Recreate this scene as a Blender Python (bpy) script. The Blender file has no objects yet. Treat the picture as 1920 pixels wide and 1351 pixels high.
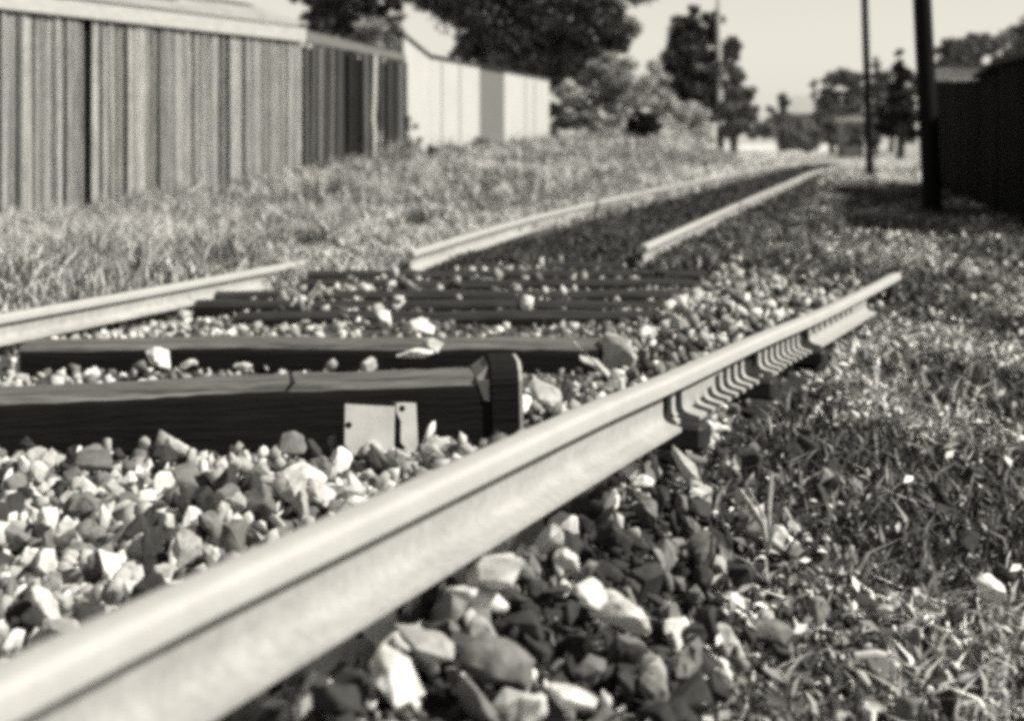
import bpy, bmesh, math, random
from mathutils import noise as mnoise
import numpy as np
from mathutils import Vector, Matrix, Euler
from mathutils.bvhtree import BVHTree

S = bpy.context.scene
C = S.collection
R = math.radians
random.seed(7)
rng = np.random.default_rng(7)

# ------------------------------------------------------------------ camera, sky, sun, exposure
F, YH, CH = 2500.0, 270.0, 0.8          # focal length in photo pixels, horizon row, lens height
cam_data = bpy.data.cameras.new('camera')
cam = bpy.data.objects.new('camera', cam_data); C.objects.link(cam)
cam.location = (0, 0, CH); cam.rotation_euler = (R(90), 0, 0)
cam_data.sensor_width = 36; cam_data.lens = F / 1920 * 36
cam_data.shift_y = -(675.5 - YH) / 1920
cam_data.clip_start = 0.05; cam_data.clip_end = 3000
cam_data.dof.use_dof = True
cam_data.dof.focus_distance = 4.0
cam_data.dof.aperture_fstop = 2.2
S.camera = cam

SUN_EL, SUN_AZ = 45.0, -13.0             # azimuth from +X towards +Y
TINT = (1.0, 0.955, 0.845)
w = bpy.data.worlds.new('World'); S.world = w; w.use_nodes = True
nt = w.node_tree; nt.nodes.clear()
sky = nt.nodes.new('ShaderNodeTexSky'); sky.sky_type = 'NISHITA'; sky.sun_disc = False
sky.sun_elevation = R(SUN_EL); sky.sun_rotation = R(90 - SUN_AZ)
sky.dust_density = 1.0; sky.air_density = 1.0
bw = nt.nodes.new('ShaderNodeSeparateColor')          # monochrome film, sensitive to blue
tn = nt.nodes.new('ShaderNodeMixRGB'); tn.blend_type = 'MULTIPLY'; tn.inputs[0].default_value = 1
tn.inputs[2].default_value = (*TINT, 1)
bg = nt.nodes.new('ShaderNodeBackground'); bg.inputs[1].default_value = 0.05
wo = nt.nodes.new('ShaderNodeOutputWorld')
nt.links.new(sky.outputs[0], bw.inputs[0]); nt.links.new(bw.outputs[2], tn.inputs[1])
# summer haze low in the sky: pale, thinning out upwards
tcw = nt.nodes.new('ShaderNodeTexCoord'); sep = nt.nodes.new('ShaderNodeSeparateXYZ'); nt.links.new(tcw.outputs['Generated'], sep.inputs[0])
hz = nt.nodes.new('ShaderNodeMapRange'); hz.interpolation_type = 'SMOOTHSTEP'
hz.inputs['From Min'].default_value = 0.34; hz.inputs['From Max'].default_value = 0.02
hz.inputs['To Min'].default_value = 0.0; hz.inputs['To Max'].default_value = 0.40
nt.links.new(sep.outputs[2], hz.inputs[0])
bg2 = nt.nodes.new('ShaderNodeBackground'); bg2.inputs[0].default_value = (*TINT, 1); nt.links.new(hz.outputs[0], bg2.inputs[1])
ad = nt.nodes.new('ShaderNodeAddShader'); nt.links.new(bg.outputs[0], ad.inputs[0]); nt.links.new(bg2.outputs[0], ad.inputs[1])
nt.links.new(tn.outputs[0], bg.inputs[0]); nt.links.new(ad.outputs[0], wo.inputs[0])

sl = bpy.data.lights.new('sun', 'SUN'); sl.energy = 4.9; sl.angle = R(0.5); sl.color = TINT
sun = bpy.data.objects.new('sun', sl); C.objects.link(sun)
sdir = Vector((math.cos(R(SUN_EL)) * math.cos(R(SUN_AZ)), math.cos(R(SUN_EL)) * math.sin(R(SUN_AZ)), math.sin(R(SUN_EL))))
sun.rotation_euler = sdir.to_track_quat('Z', 'Y').to_euler()
sun.location = (20, -3, 20)

S.view_settings.view_transform = 'Standard'; S.view_settings.look = 'None'
S.view_settings.exposure = 0.42; S.view_settings.gamma = 1.0
S.cycles.filter_width = 4.4
S.cycles.max_bounces = 5; S.cycles.diffuse_bounces = 1
S.cycles.use_denoising = False      # the grain stays, as in the old print

# ------------------------------------------------------------------ helpers
def at(px, py, z=None, s=None):
    """Photo pixel to a world point, at height z or at scale s (pixels per metre)."""
    if s is None: s = (py - YH) / (CH - z)
    return Vector(((px - 960) / s, F / s, CH - (py - YH) / s))
def atY(px, py, Y):
    return at(px, py, s=F / Y)

def tag(o, label=None, cat=None, group=None, kind=None):
    if label: o['label'] = label
    if cat: o['category'] = cat
    if group: o['group'] = group
    if kind: o['kind'] = kind
    return o
def empty(name, loc, rz=0):
    o = bpy.data.objects.new(name, None); o.empty_display_size = 0.1
    o.location = loc; o.rotation_euler = (0, 0, rz); C.objects.link(o); return o
def link(name, me, mt, parent=None):
    o = bpy.data.objects.new(name, me); C.objects.link(o)
    if mt is not None and not me.materials: me.materials.append(mt)
    if parent is not None:
        o.parent = parent
    return o
def bm_obj(name, bm, mt, parent=None, smooth=None, world=False):
    """Link a bmesh. If world, its coordinates are world ones and are brought into the parent's frame."""
    me = bpy.data.meshes.new(name)
    if world and parent is not None:
        pm = Matrix.LocRotScale(parent.location, parent.rotation_euler, None).inverted()
        bmesh.ops.transform(bm, matrix=pm, verts=bm.verts)
    bm.normal_update(); bm.to_mesh(me); bm.free()
    if smooth is not None:
        me.polygons.foreach_set('use_smooth', [True] * len(me.polygons))
        me.set_sharp_from_angle(angle=R(smooth))
    return link(name, me, mt, parent)
def np_mesh(name, V, Fc):
    """Triangle mesh from numpy arrays."""
    me = bpy.data.meshes.new(name)
    n, m = len(V), len(Fc)
    me.vertices.add(n); me.vertices.foreach_set('co', np.asarray(V, np.float32).ravel())
    me.loops.add(m * 3); me.loops.foreach_set('vertex_index', np.asarray(Fc, np.int32).ravel())
    me.polygons.add(m); me.polygons.foreach_set('loop_start', np.arange(m, dtype=np.int32) * 3)
    me.update(calc_edges=True); me.validate()
    return me
def box(bm, size, loc=(0, 0, 0), rot=(0, 0, 0), bevel=0.0):
    r = bmesh.ops.create_cube(bm, size=1.0)
    vs = r['verts']
    bmesh.ops.scale(bm, vec=size, verts=vs)
    if bevel:
        es = list({e for v in vs for e in v.link_edges})
        g = bmesh.ops.bevel(bm, geom=es, offset=bevel, segments=1, affect='EDGES')
        vs = list({v for f in g['faces'] for v in f.verts} | {v for v in vs if v.is_valid})
        done, stack = set(), list(vs)
        while stack:
            v = stack.pop()
            if v in done: continue
            done.add(v); stack += [e.other_vert(v) for e in v.link_edges]
        vs = list(done)
    bmesh.ops.transform(bm, matrix=Matrix.LocRotScale(Vector(loc), Euler(rot), None), verts=vs)
    return vs
def tube(bm, pts, radii, n=10, cap=True):
    rings = []
    for i, p in enumerate(pts):
        p = Vector(p)
        t = (Vector(pts[min(i + 1, len(pts) - 1)]) - Vector(pts[max(i - 1, 0)])).normalized()
        a = t.orthogonal().normalized() if abs(t.z) < 0.9 else Vector((1, 0, 0))
        a = (a - t * a.dot(t)).normalized(); b = t.cross(a)
        rings.append([bm.verts.new(p + (a * math.cos(2 * math.pi * k / n) + b * math.sin(2 * math.pi * k / n)) * radii[i]) for k in range(n)])
    for A, B in zip(rings, rings[1:]):
        for k in range(n): bm.faces.new((A[k], A[(k + 1) % n], B[(k + 1) % n], B[k]))
    if cap:
        bm.faces.new(rings[0][::-1]); bm.faces.new(rings[-1])
def poly_prism(bm, pts, vec):
    """Extrude a flat polygon of world points along vec."""
    vs = [bm.verts.new(p) for p in pts]
    f = bm.faces.new(vs)
    g = bmesh.ops.extrude_face_region(bm, geom=[f])
    bmesh.ops.translate(bm, vec=Vector(vec), verts=[e for e in g['geom'] if isinstance(e, bmesh.types.BMVert)])
    bmesh.ops.recalc_face_normals(bm, faces=bm.faces)

# ------------------------------------------------------------------ materials (neutral greys: the photograph is monochrome)
def mat(name, v, rough=0.8, var=0.25, scale=8.0, bump=0.0, stretch=(1, 1, 1), island=None, spec=0.3, metallic=0.0, obcol=False, detail=6, attr=None, fine=0.0, fscale=60):
    m = bpy.data.materials.new(name); m.use_nodes = True
    N, L = m.node_tree.nodes, m.node_tree.links
    b = N['Principled BSDF']
    b.inputs['Roughness'].default_value = rough; b.inputs['Specular IOR Level'].default_value = spec
    b.inputs['Metallic'].default_value = metallic
    tc = N.new('ShaderNodeTexCoord'); mp = N.new('ShaderNodeMapping'); mp.inputs['Scale'].default_value = stretch
    L.new(tc.outputs['Object'], mp.inputs['Vector'])
    no = N.new('ShaderNodeTexNoise'); no.inputs['Scale'].default_value = scale; no.inputs['Detail'].default_value = detail
    no.inputs['Roughness'].default_value = 0.62
    L.new(mp.outputs[0], no.inputs['Vector'])
    mr = N.new('ShaderNodeMapRange'); mr.inputs['From Min'].default_value = 0.28; mr.inputs['From Max'].default_value = 0.72
    mr.inputs['To Min'].default_value = 1 - var; mr.inputs['To Max'].default_value = 1 + var
    L.new(no.outputs[0], mr.inputs[0])
    val = mr.outputs[0]
    def mul(a, bb):
        q = N.new('ShaderNodeMath'); q.operation = 'MULTIPLY'
        L.new(a, q.inputs[0])
        if isinstance(bb, (int, float)): q.inputs[1].default_value = bb
        else: L.new(bb, q.inputs[1])
        return q.outputs[0]
    if fine:
        n2 = N.new('ShaderNodeTexNoise'); n2.inputs['Scale'].default_value = fscale; n2.inputs['Detail'].default_value = 4
        L.new(mp.outputs[0], n2.inputs['Vector'])
        m2 = N.new('ShaderNodeMapRange'); m2.inputs['From Min'].default_value = 0.3; m2.inputs['From Max'].default_value = 0.7
        m2.inputs['To Min'].default_value = 1 - fine; m2.inputs['To Max'].default_value = 1 + fine
        L.new(n2.outputs[0], m2.inputs[0]); val = mul(val, m2.outputs[0])
    if island:                                  # [(pos, value)...] tone of each blade, board or leaf
        g = N.new('ShaderNodeNewGeometry'); cr = N.new('ShaderNodeValToRGB')
        els = cr.color_ramp.elements
        for i, (p, t) in enumerate(island):
            e = els[i] if i < 2 else els.new(p)
            e.position = p; e.color = (t, t, t, 1)
        L.new(g.outputs['Random Per Island'], cr.inputs[0])
        s2 = N.new('ShaderNodeSeparateColor'); L.new(cr.outputs[0], s2.inputs[0]); val = mul(val, s2.outputs[0])
    elif obcol:
        oi = N.new('ShaderNodeObjectInfo'); s2 = N.new('ShaderNodeSeparateColor'); L.new(oi.outputs['Color'], s2.inputs[0])
        val = mul(val, s2.outputs[0])
    elif attr:
        an = N.new('ShaderNodeAttribute'); an.attribute_name = attr; val = mul(val, an.outputs['Fac'])
    else:
        val = mul(val, v)
    cc = N.new('ShaderNodeCombineColor')
    for k in range(3): L.new(val, cc.inputs[k])
    L.new(cc.outputs[0], b.inputs['Base Color'])
    if bump:
        bp = N.new('ShaderNodeBump'); bp.inputs['Strength'].default_value = bump; bp.inputs['Distance'].default_value = 0.02
        L.new(no.outputs[0], bp.inputs['Height']); L.new(bp.outputs[0], b.inputs['Normal'])
    return m

M = {}
M['rail'] = mat('weathered_rail_steel', 0.35, 0.8, 0.14, 7, 0.0, (1, 1, 1), spec=0.08, fine=0.12, fscale=55)
M['head'] = mat('worn_rail_head', 0.42, 0.6, 0.08, 6, 0.0, spec=0.5, fine=0.05, fscale=90)
M['oldrail'] = mat('old_rail_steel', 0.38, 0.6, 0.18, 3, 0.05, spec=0.3, fine=0.15, fscale=25)
M['tar'] = mat('tarred_wood', 0.010, 0.8, 0.5, 3, 0.4, (14, 14, .5), spec=0.08)
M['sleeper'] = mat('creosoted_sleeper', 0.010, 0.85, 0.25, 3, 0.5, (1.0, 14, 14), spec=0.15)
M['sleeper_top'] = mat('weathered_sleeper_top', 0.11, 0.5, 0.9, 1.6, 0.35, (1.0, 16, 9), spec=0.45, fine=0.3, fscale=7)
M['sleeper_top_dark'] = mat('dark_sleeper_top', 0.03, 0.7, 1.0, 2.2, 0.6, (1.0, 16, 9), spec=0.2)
M['steel'] = mat('pale_plate_steel', 0.54, 0.5, 0.18, 9, 0.1, spec=0.4)
M['dark_steel'] = mat('dark_iron', 0.022, 0.6, 0.3, 14, 0.2)
M['boards'] = mat('weathered_boards', 1, 0.85, 0.4, 3.0, 0.2, (9, 9, 0.6), island=[(0, .16), (1, .58), (.12, .27), (.5, .36), (.88, .46)], spec=0.15, fine=.25, fscale=12)
M['darkboards'] = mat('dark_boards', 1, 0.85, 0.35, 3.0, 0.2, (9, 9, 0.7), island=[(0, .015), (1, .22), (.5, .035), (.8, .09)], spec=0.15)
M['fascia'] = mat('pale_fascia_wood', 0.44, 0.75, 0.15, 2.5, 0.1, (2, 2, 6))
M['felt'] = mat('roof_felt', 0.33, 0.85, 0.25, 1.6, 0.1, (1, 1, 1), fine=0.15, fscale=9)
M['felt_dark'] = mat('dark_roof_felt', 0.03, 0.85, 0.25, 2, 0.1)
M['white'] = mat('white_paint', 0.50, 0.6, 0.10, 1.5, 0.02, (6, 6, .5), fine=.06, fscale=4)
M['greyboard'] = mat('bare_grey_board', 0.16, 0.8, 0.12, 3, 0.05, (8, 8, .6))
M['black'] = mat('shade_black_boards', 0.004, 0.8, 0.4, 3, 0.2, (8, 8, .6), spec=0.05)  # near-black all over: the shade on the track side is put into the colour
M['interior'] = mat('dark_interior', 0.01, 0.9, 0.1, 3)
M['bark'] = mat('dark_bark', 0.05, 0.9, 0.4, 6, 0.4, (3, 3, .6))
M['polewood'] = mat('pale_pole_wood', 0.5, 0.8, 0.2, 5, 0.1, (4, 4, .4))
M['stone'] = mat('crushed_stone', 1, 0.85, 0.3, 1.6, 0.35, obcol=True, spec=0.2, fine=0.12, fscale=7)
M['stonemass'] = mat('crushed_stone_mass', 1, 0.85, 0.3, 22, 0.3, attr='tone', spec=0.2)
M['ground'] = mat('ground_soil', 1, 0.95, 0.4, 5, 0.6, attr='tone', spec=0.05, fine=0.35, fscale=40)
M['drygrass'] = mat('dry_grass', 1, 0.9, 0.12, 1.0, island=[(0, .14), (1, .74), (.15, .3), (.6, .5), (.85, .66)], spec=0.1)
M['whitegrass'] = mat('bleached_grass', 1, 0.9, 0.1, 1.0, island=[(0, .45), (1, .85), (.4, .7)], spec=0.1)
M['weed'] = mat('slope_weeds', 1, 0.8, 0.15, 2.0, island=[(0, .08), (1, .9), (.25, .2), (.5, .4), (.8, .75)], spec=0.25)
M['darkweed'] = mat('dark_slope_weeds', 1, 0.8, 0.15, 2.0, island=[(0, .03), (1, .42), (.45, .08), (.75, .16), (.93, .28)], spec=0.2)
M['trackweed'] = mat('track_weeds', 1, 0.85, 0.15, 2.0, island=[(0, .03), (1, .16), (.5, .06)], spec=0.15)
M['bankweed'] = mat('bank_weeds', 1, 0.85, 0.15, 2.0, island=[(0, .05), (1, .3), (.5, .12)], spec=0.15)
M['litter'] = mat('leaf_litter', 1, 0.8, 0.15, 20, island=[(0, .05), (1, .85), (.35, .16), (.65, .4), (.85, .75)], spec=0.3)
def leafmat(name, lo, hi):
    return mat(name, 1, 0.7, 0.2, 1.5, island=[(0, lo), (1, hi), (.6, (lo + hi) / 2)], spec=0.2)
M['leaf_dark'] = mat('dark_leaves', 1, 0.6, 0.25, 1.5, island=[(0, .02), (1, .32), (.55, .06), (.85, .15)], spec=0.3)  # the few pale leaves stand in for highlights in the crown
M['leaf_needle'] = leafmat('conifer_needles', .01, .035)
M['leaf_mid'] = leafmat('mid_leaves', .08, .28)
M['leaf_pale'] = leafmat('pale_leaves', .35, .75)
M['leaf_grey'] = leafmat('grey_leaves', .16, .5)
M['leaf_far_haze'] = leafmat('hazed_far_leaves', .07, .24)  # raised tone: haze over distance is put into the leaf colour

# ------------------------------------------------------------------ the lie of the land
TX, TY = 0.13, 9.75                       # a point on the track's centre line
TDX, TDY = 0.268, 0.963                   # the way the track runs
def U(X, Y): return (X - TX) * TDY - (Y - TY) * TDX
def sm(a, b, x):
    t = np.clip((x - a) / (b - a), 0, 1); return t * t * (3 - 2 * t)
# the bent rail's path: head-top centre, from tip measurements
RAIL = [(-.80, .60, .285), (-.66, .98, .275), (-.523, 1.362, .262), (-.396, 1.706, .246), (-.223, 2.146, .224), (.175, 3.125, .1835), (.453, 3.906, .123),
        (.958, 5.21, .052), (1.50, 6.55, -.022), (2.095, 7.94, -.066), (2.59, 8.99, -.068)]
RA = np.array(RAIL)
def rail_x(Y): return np.interp(Y, RA[:, 1], RA[:, 0])
def ground_z(X, Y):
    X = np.asarray(X, float); Y = np.asarray(Y, float)
    u = U(X, Y)
    bed = -.27 + .06 * sm(4.4, 5.3, Y) + .05 * sm(5.9, 6.6, Y) + 0.02 * sm(9.3, 10.5, Y)
    bed = bed - .10 * sm(-1.0, -1.5, u) * (1 - sm(9.5, 10.5, Y)) * sm(-2.6, -2.1, u)
    far = sm(40, 70, Y)
    left = np.interp(Y, [0, 10, 17, 22.7, 29, 42, 70, 200, 900], [-.3, -.36, -.50, .05, .25, .35, .1, -.15, -.15])
    right = -.42 + .25 * sm(8, 16, Y) + .05 * sm(16, 40, Y)
    z = bed + (left - bed) * sm(-2.0, -5.5, u)
    z = np.where(u > 0, bed + (right - bed) * sm(1.5, 3.3, u), z)
    # rise of the left bank
    z = z + .12 * np.exp(-((u + 3.6) / 1.0) ** 2) * sm(16, 26, Y)
    z = z + .9 * np.exp(-((u + 5.0) / 1.3) ** 2) * np.exp(-((Y - 46) / 6.) ** 2)
    # heap of ballast that carries the bent rail
    d = (X - rail_x(Y)) * .93
    z = z + .12 * np.exp(-(d / .30) ** 2) * (1 - sm(3.6, 4.8, Y))
    # unevenness
    z = z + .022 * np.sin(1.7 * X + .6 * Y) * np.sin(1.3 * Y - .5 * X) * sm(.3, 2.0, np.abs(u - .2)) + .015 * np.sin(4.1 * X + 1.1) * np.sin(3.3 * Y)
    return z

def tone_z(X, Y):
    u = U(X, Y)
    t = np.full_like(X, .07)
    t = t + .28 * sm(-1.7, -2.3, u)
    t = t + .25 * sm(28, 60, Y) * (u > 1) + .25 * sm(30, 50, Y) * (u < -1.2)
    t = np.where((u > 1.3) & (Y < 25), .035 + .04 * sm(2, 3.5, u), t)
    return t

xs = np.concatenate([-np.geomspace(8, 900, 26)[::-1], np.arange(-7.8, 8, .16), np.geomspace(8, 900, 26)])
ys = np.concatenate([-np.geomspace(.5, 60, 14)[::-1], np.arange(0, 14, .12), np.arange(14, 45, .6), np.geomspace(45, 1800, 40)])
GX, GY = np.meshgrid(xs, ys)
GZ = ground_z(GX, GY)
V = np.stack([GX.ravel(), GY.ravel(), GZ.ravel()], 1)
nx, ny = len(xs), len(ys)
ii = (np.arange(ny - 1)[:, None] * nx + np.arange(nx - 1)[None, :]).ravel()
tri = np.concatenate([np.stack([ii, ii + 1, ii + nx + 1], 1), np.stack([ii, ii + nx + 1, ii + nx], 1)])
gm = np_mesh('ground', V, tri)
gm.polygons.foreach_set('use_smooth', [True] * len(gm.polygons))
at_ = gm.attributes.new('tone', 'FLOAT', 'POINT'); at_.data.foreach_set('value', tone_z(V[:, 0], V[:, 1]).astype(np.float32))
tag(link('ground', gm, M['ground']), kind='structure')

# ------------------------------------------------------------------ rails
HEADP = [(-.0335, -.041), (-.0335, -.014), (-.031, -.006), (-.024, -.0015), (-.010, 0), (.010, 0), (.024, -.0015), (.031, -.006), (.0335, -.014), (.0335, -.041), (.011, -.046), (-.011, -.046)]
WEBP = [(-.011, -.0462), (-.0078, -.053), (-.0066, -.064), (-.0065, -.095), (-.0085, -.113), (-.016, -.124), (-.030, -.130), (-.0625, -.1375), (-.0625, -.149),
        (.0625, -.149), (.0625, -.1375), (.030, -.130), (.016, -.124), (.0085, -.113), (.0065, -.095), (.0066, -.064), (.0078, -.053), (.011, -.0462)]
class Path:
    def __init__(self, pts, step=.05):
        P = [Vector(p) for p in pts]
        out = []
        for i in range(len(P) - 1):
            p0, p1, p2, p3 = P[max(i - 1, 0)], P[i], P[i + 1], P[min(i + 2, len(P) - 1)]
            n = max(2, int((p2 - p1).length / step))
            for k in range(n):
                t = k / n
                out.append(.5 * ((2 * p1) + (p2 - p0) * t + (2 * p0 - 5 * p1 + 4 * p2 - p3) * t * t + (3 * p1 - p0 - 3 * p2 + p3) * t ** 3))
        out.append(P[-1])
        self.p = out
        self.l = [0]
        for a, b in zip(out, out[1:]): self.l.append(self.l[-1] + (b - a).length)
        self.L = self.l[-1]
    def pos(self, d):
        d = min(max(d, 0), self.L)
        i = max(0, min(int(np.searchsorted(self.l, d)) - 1, len(self.p) - 2))
        t = (d - self.l[i]) / (self.l[i + 1] - self.l[i])
        return self.p[i].lerp(self.p[i + 1], t)
    def frame(self, d):
        a, b = self.pos(d - .15), self.pos(d + .15)
        t = (b - a).normalized(); n = Vector((t.y, -t.x, 0)).normalized(); return self.pos(d), n, n.cross(t)
    def arc_at_px(self, px):
        best = min(range(len(self.p)), key=lambda i: abs(960 + F * self.p[i].x / max(self.p[i].y, .1) - px))
        return self.l[best]
def sweep(bm, path, prof, d0, d1, step=.1):
    n = max(1, int(math.ceil((d1 - d0) / step)))
    rings = []
    for i in range(n + 1):
        p, a, up = path.frame(d0 + (d1 - d0) * i / n)
        if up.z < 0: up = -up
        rings.append([bm.verts.new(p + a * x + up * z) for x, z in prof])
    m = len(prof)
    for A, B in zip(rings, rings[1:]):
        for k in range(m): bm.faces.new((A[k], B[k], B[(k + 1) % m], A[(k + 1) % m]))
    bm.faces.new(rings[0]); bm.faces.new(rings[-1][::-1])
    bmesh.ops.recalc_face_normals(bm, faces=bm.faces)

bent = Path(RAIL)
root = empty('cut_rail', bent.pos(bent.L / 2) - Vector((0, 0, .15)))
tag(root, 'long pale steel rail bent across the foreground with its web sawn into comb-like slits', 'rail')
A = bent.arc_at_px
bm = bmesh.new(); sweep(bm, bent, HEADP, 0, bent.L); bm_obj('rail_head', bm, M['head'], root, 40, True)
def ribbed(name, spans, uppers=()):
    bm = bmesh.new()
    for d0, d1 in spans: sweep(bm, bent, WEBP, d0, d1, .08)
    for d0, d1, h in uppers:
        sweep(bm, bent, [(-.015, -.0472), (-.0068, -.055), (-.0065, h), (.0065, h), (.0068, -.055), (.015, -.0472)], d0, d1, .08)
    return bm_obj(name, bm, M['rail'], root, 35, True)
ribbed('rail_web', [(0, A(1243))])
bm = bmesh.new(); sweep(bm, bent, [(x * .35 if z < -.125 else x, z) for x, z in WEBP], A(1258), A(1258) + .045, .05)
bm_obj('web_strip', bm, M['rail'], root, 35, True)
# second piece: slits that rise from the foot and deepen along the rail
d = A(1276); spans = [(d, d + .10)]; ups = []; d += .10
heights = [-.126, -.116, -.098, -.072, None, None, None, None]
k = 0
while d < A(1396) - .05:
    h = heights[min(k, len(heights) - 1)]
    if h is not None: ups.append((d, d + .072, h))
    spans.append((d + .072, d + .122)); d += .122; k += 1
ribbed('slit_web', spans, ups)
d = A(1421); spans = []
while d < A(1500):
    spans.append((d, d + .052)); d += .125
ribbed('slit_web', spans)
LOW = [(-.0068, -.098), (-.0085, -.113), (-.016, -.124), (-.030, -.130), (-.0625, -.1375), (-.0625, -.149), (.0625, -.149), (.0625, -.1375), (.030, -.130), (.016, -.124), (.0085, -.113), (.0068, -.098)]
d = A(1516); d9 = A(1622); bm = bmesh.new()
sweep(bm, bent, LOW, d, d9, .08)
while d < A(1592):
    sweep(bm, bent, [(x, z) for x, z in WEBP if z > -.1] , d, d + .08, .08); d += .165
sweep(bm, bent, [(x, z) for x, z in WEBP if z > -.1], d, d9, .08)
bm_obj('slit_web', bm, M['rail'], root, 35, True)
# dark strips added behind the slits and joints to stand for their shade
for d0, d1, x0 in ((A(1240) - .03, A(1280), -.030), (A(1330), A(1424), -.030), (A(1424) + .01, A(1620), -.030)):
    bm = bmesh.new(); sweep(bm, bent, [(x0, -.050), (x0, -.132), (x0 + .012, -.132), (x0 + .012, -.050)], d0, d1, .08)
    bm_obj('slit_shade_strip', bm, M['dark_steel'], root, None, True)
for px in (1266, 1412, 1512):
    bm = bmesh.new(); p, a, up = bent.frame(A(px)); t = up.cross(a).normalized()
    box(bm, (.17, .13, .075), (.01, 0, -.188), bevel=.012)
    bmesh.ops.transform(bm, matrix=Matrix(((a.x, t.x, up.x, p.x), (a.y, t.y, up.y, p.y), (a.z, t.z, up.z, p.z), (0, 0, 0, 1))), verts=bm.verts)
    bm_obj('support_block', bm, M['dark_steel'], root, None, True)
# iron bracket left under the far tip of the head
bm = bmesh.new(); p, a, up = bent.frame(bent.L - .14)
t = up.cross(a).normalized()
vs = box(bm, (.05, .26, .085), (0, 0, -.096), bevel=.008)
bmesh.ops.transform(bm, matrix=Matrix((( a.x, t.x, up.x, p.x), (a.y, t.y, up.y, p.y), (a.z, t.z, up.z, p.z), (0, 0, 0, 1))), verts=bm.verts)
bm_obj('end_bracket', bm, M['dark_steel'], root, None, True)

def plain_rail(pts, label, name='rail', step=.4, grp=None):
    pa = Path(pts, step)
    r = empty(name, pa.pos(pa.L / 2) - Vector((0, 0, .149)))
    tag(r, label, 'rail', grp)
    bm = bmesh.new(); sweep(bm, pa, HEADP, 0, pa.L, step); bm_obj('rail_head', bm, M['head'], r, 40, True)
    bm = bmesh.new(); sweep(bm, pa, WEBP, 0, pa.L, step); bm_obj('rail_web', bm, M['oldrail'], r, 35, True)
    return pa
def nudge(p, dz): return Vector((p.x, p.y, p.z + dz))
nl = plain_rail([at(-420, 659, s=440), at(-150, 614, s=398), at(0, 589, s=371), at(280, 540, s=308), at(572, 487, s=246)],
                'loose rail lying along the foot of the grassy bank, left of the sleepers')
fl_pts = [at(768, 471, s=264)] + [at(x, y, s=(y - YH) / .76) for x, y in ((1000, 405), (1180, 364), (1300, 339.5), (1400, 319.5), (1470, 307.5), (1530, 302.5), (1620, 299))]
fl = plain_rail(fl_pts, 'left rail of the overgrown track running off into the distance')
fr_pts = [at(1205, 460, s=250)] + [at(x, y, s=(y - YH) / .76) for x, y in ((1300, 418), (1400, 374), (1480, 340), (1530, 320), (1580, 310), (1655, 303.5))]
fr = plain_rail(fr_pts, 'right rail of the overgrown track running off into the distance')

# ------------------------------------------------------------------ sleepers
def sleeper(name, p0, p1, wd, ht, label, sag=0):
    """Timber from p0 to p1 (its front top edge)."""
    mid = (p0 + p1) / 2
    dx = (p1 - p0); L = dx.length
    e = empty(name, mid)
    e.rotation_euler = (0, -math.asin(dx.z / L), math.atan2(dx.y, dx.x))
    tag(e, label, 'sleeper', 'wooden sleepers of the broken track')
    bm = bmesh.new()
    n = 40
    prof = [(-.002, -.045), (.004, -.014), (.018, .003), (.045, .012), (wd * .5, .015), (wd - .045, .012), (wd - .012, 0), (wd, -.03), (wd, -ht), (0, -ht)]
    ra = random.Random(len(label) * 13 + int(p0.y * 100))
    rings = []
    for i in range(n + 1):
        x = -L / 2 + L * i / n
        w1, w2 = mnoise.noise(Vector((x * 1.7, p0.y * 9, 0))) * .012, mnoise.noise(Vector((x * 1.3, p0.y * 7, 5))) * .012
        rings.append([(x, y + w1 + ra.uniform(-.003, .003), z - .012 + w2 + ra.uniform(-.003, .002)) for y, z in prof])
    rv = [[bm.verts.new(q) for q in r] for r in rings]
    for a_, b_ in zip(rv, rv[1:]):
        for k in range(10):
            f = bm.faces.new((a_[k], b_[k], b_[(k + 1) % 10], a_[(k + 1) % 10]))
            if 1 <= k <= 6: f.material_index = 1
    bm.faces.new(rv[0]); bm.faces.new(rv[-1][::-1])
    bmesh.ops.recalc_face_normals(bm, faces=bm.faces)
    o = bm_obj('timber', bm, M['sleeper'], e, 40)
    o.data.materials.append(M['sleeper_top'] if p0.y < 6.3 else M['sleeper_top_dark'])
    return e
S1 = sleeper('sleeper', at(-260, 754, s=572), at(918, 704, s=545), .26, .24, 'thick black sleeper closest to the camera, lifted out of the ballast')
# iron end hoop of that sleeper, rounded on top, and the pale worn wood beside it
Lh = ((at(-260, 754, s=572) - at(918, 704, s=545)).length) / 2
bm = bmesh.new()
pts = [(.0, -.012, -.26), (0, -.012, -.02), (0, .006, .020), (0, .05, .043), (0, .13, .05), (0, .21, .043), (0, .262, .015), (0, .272, -.02), (0, .272, -.26)]
poly_prism(bm, [Vector(p) + Vector((Lh, 0, 0)) for p in pts], (.100, 0, 0))
bmesh.ops.bevel(bm, geom=[e for e in bm.edges], offset=.006, segments=2, affect='EDGES')
bm_obj('end_block', bm, M['sleeper'], S1)
bm = bmesh.new()
pts = [(.0, -.004, -.25), (0, -.004, -.02), (0, .012, .016), (0, .05, .037), (0, .21, .037), (0, .258, .01), (0, .264, -.25)]
poly_prism(bm, [Vector(p) + Vector((Lh + .101, 0, 0)) for p in pts], (.012, 0, 0))
bm_obj('sunlit_end', bm, M['fascia'], S1)  # sun on the end face put in as a pale colour
bm = bmesh.new()
poly_prism(bm, [Vector(p) for p in ((Lh - .045, .0, -.004), (Lh - .022, -.005, -.07), (Lh - .002, -.009, -.075), (Lh - .002, -.008, .0), (Lh - .002, .03, .030), (Lh - .002, .2, .036), (Lh - .05, .2, .004))], (0, 0.0, -.012))
bm_obj('worn_edge', bm, M['greyboard'], S1)
bm = bmesh.new()
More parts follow.
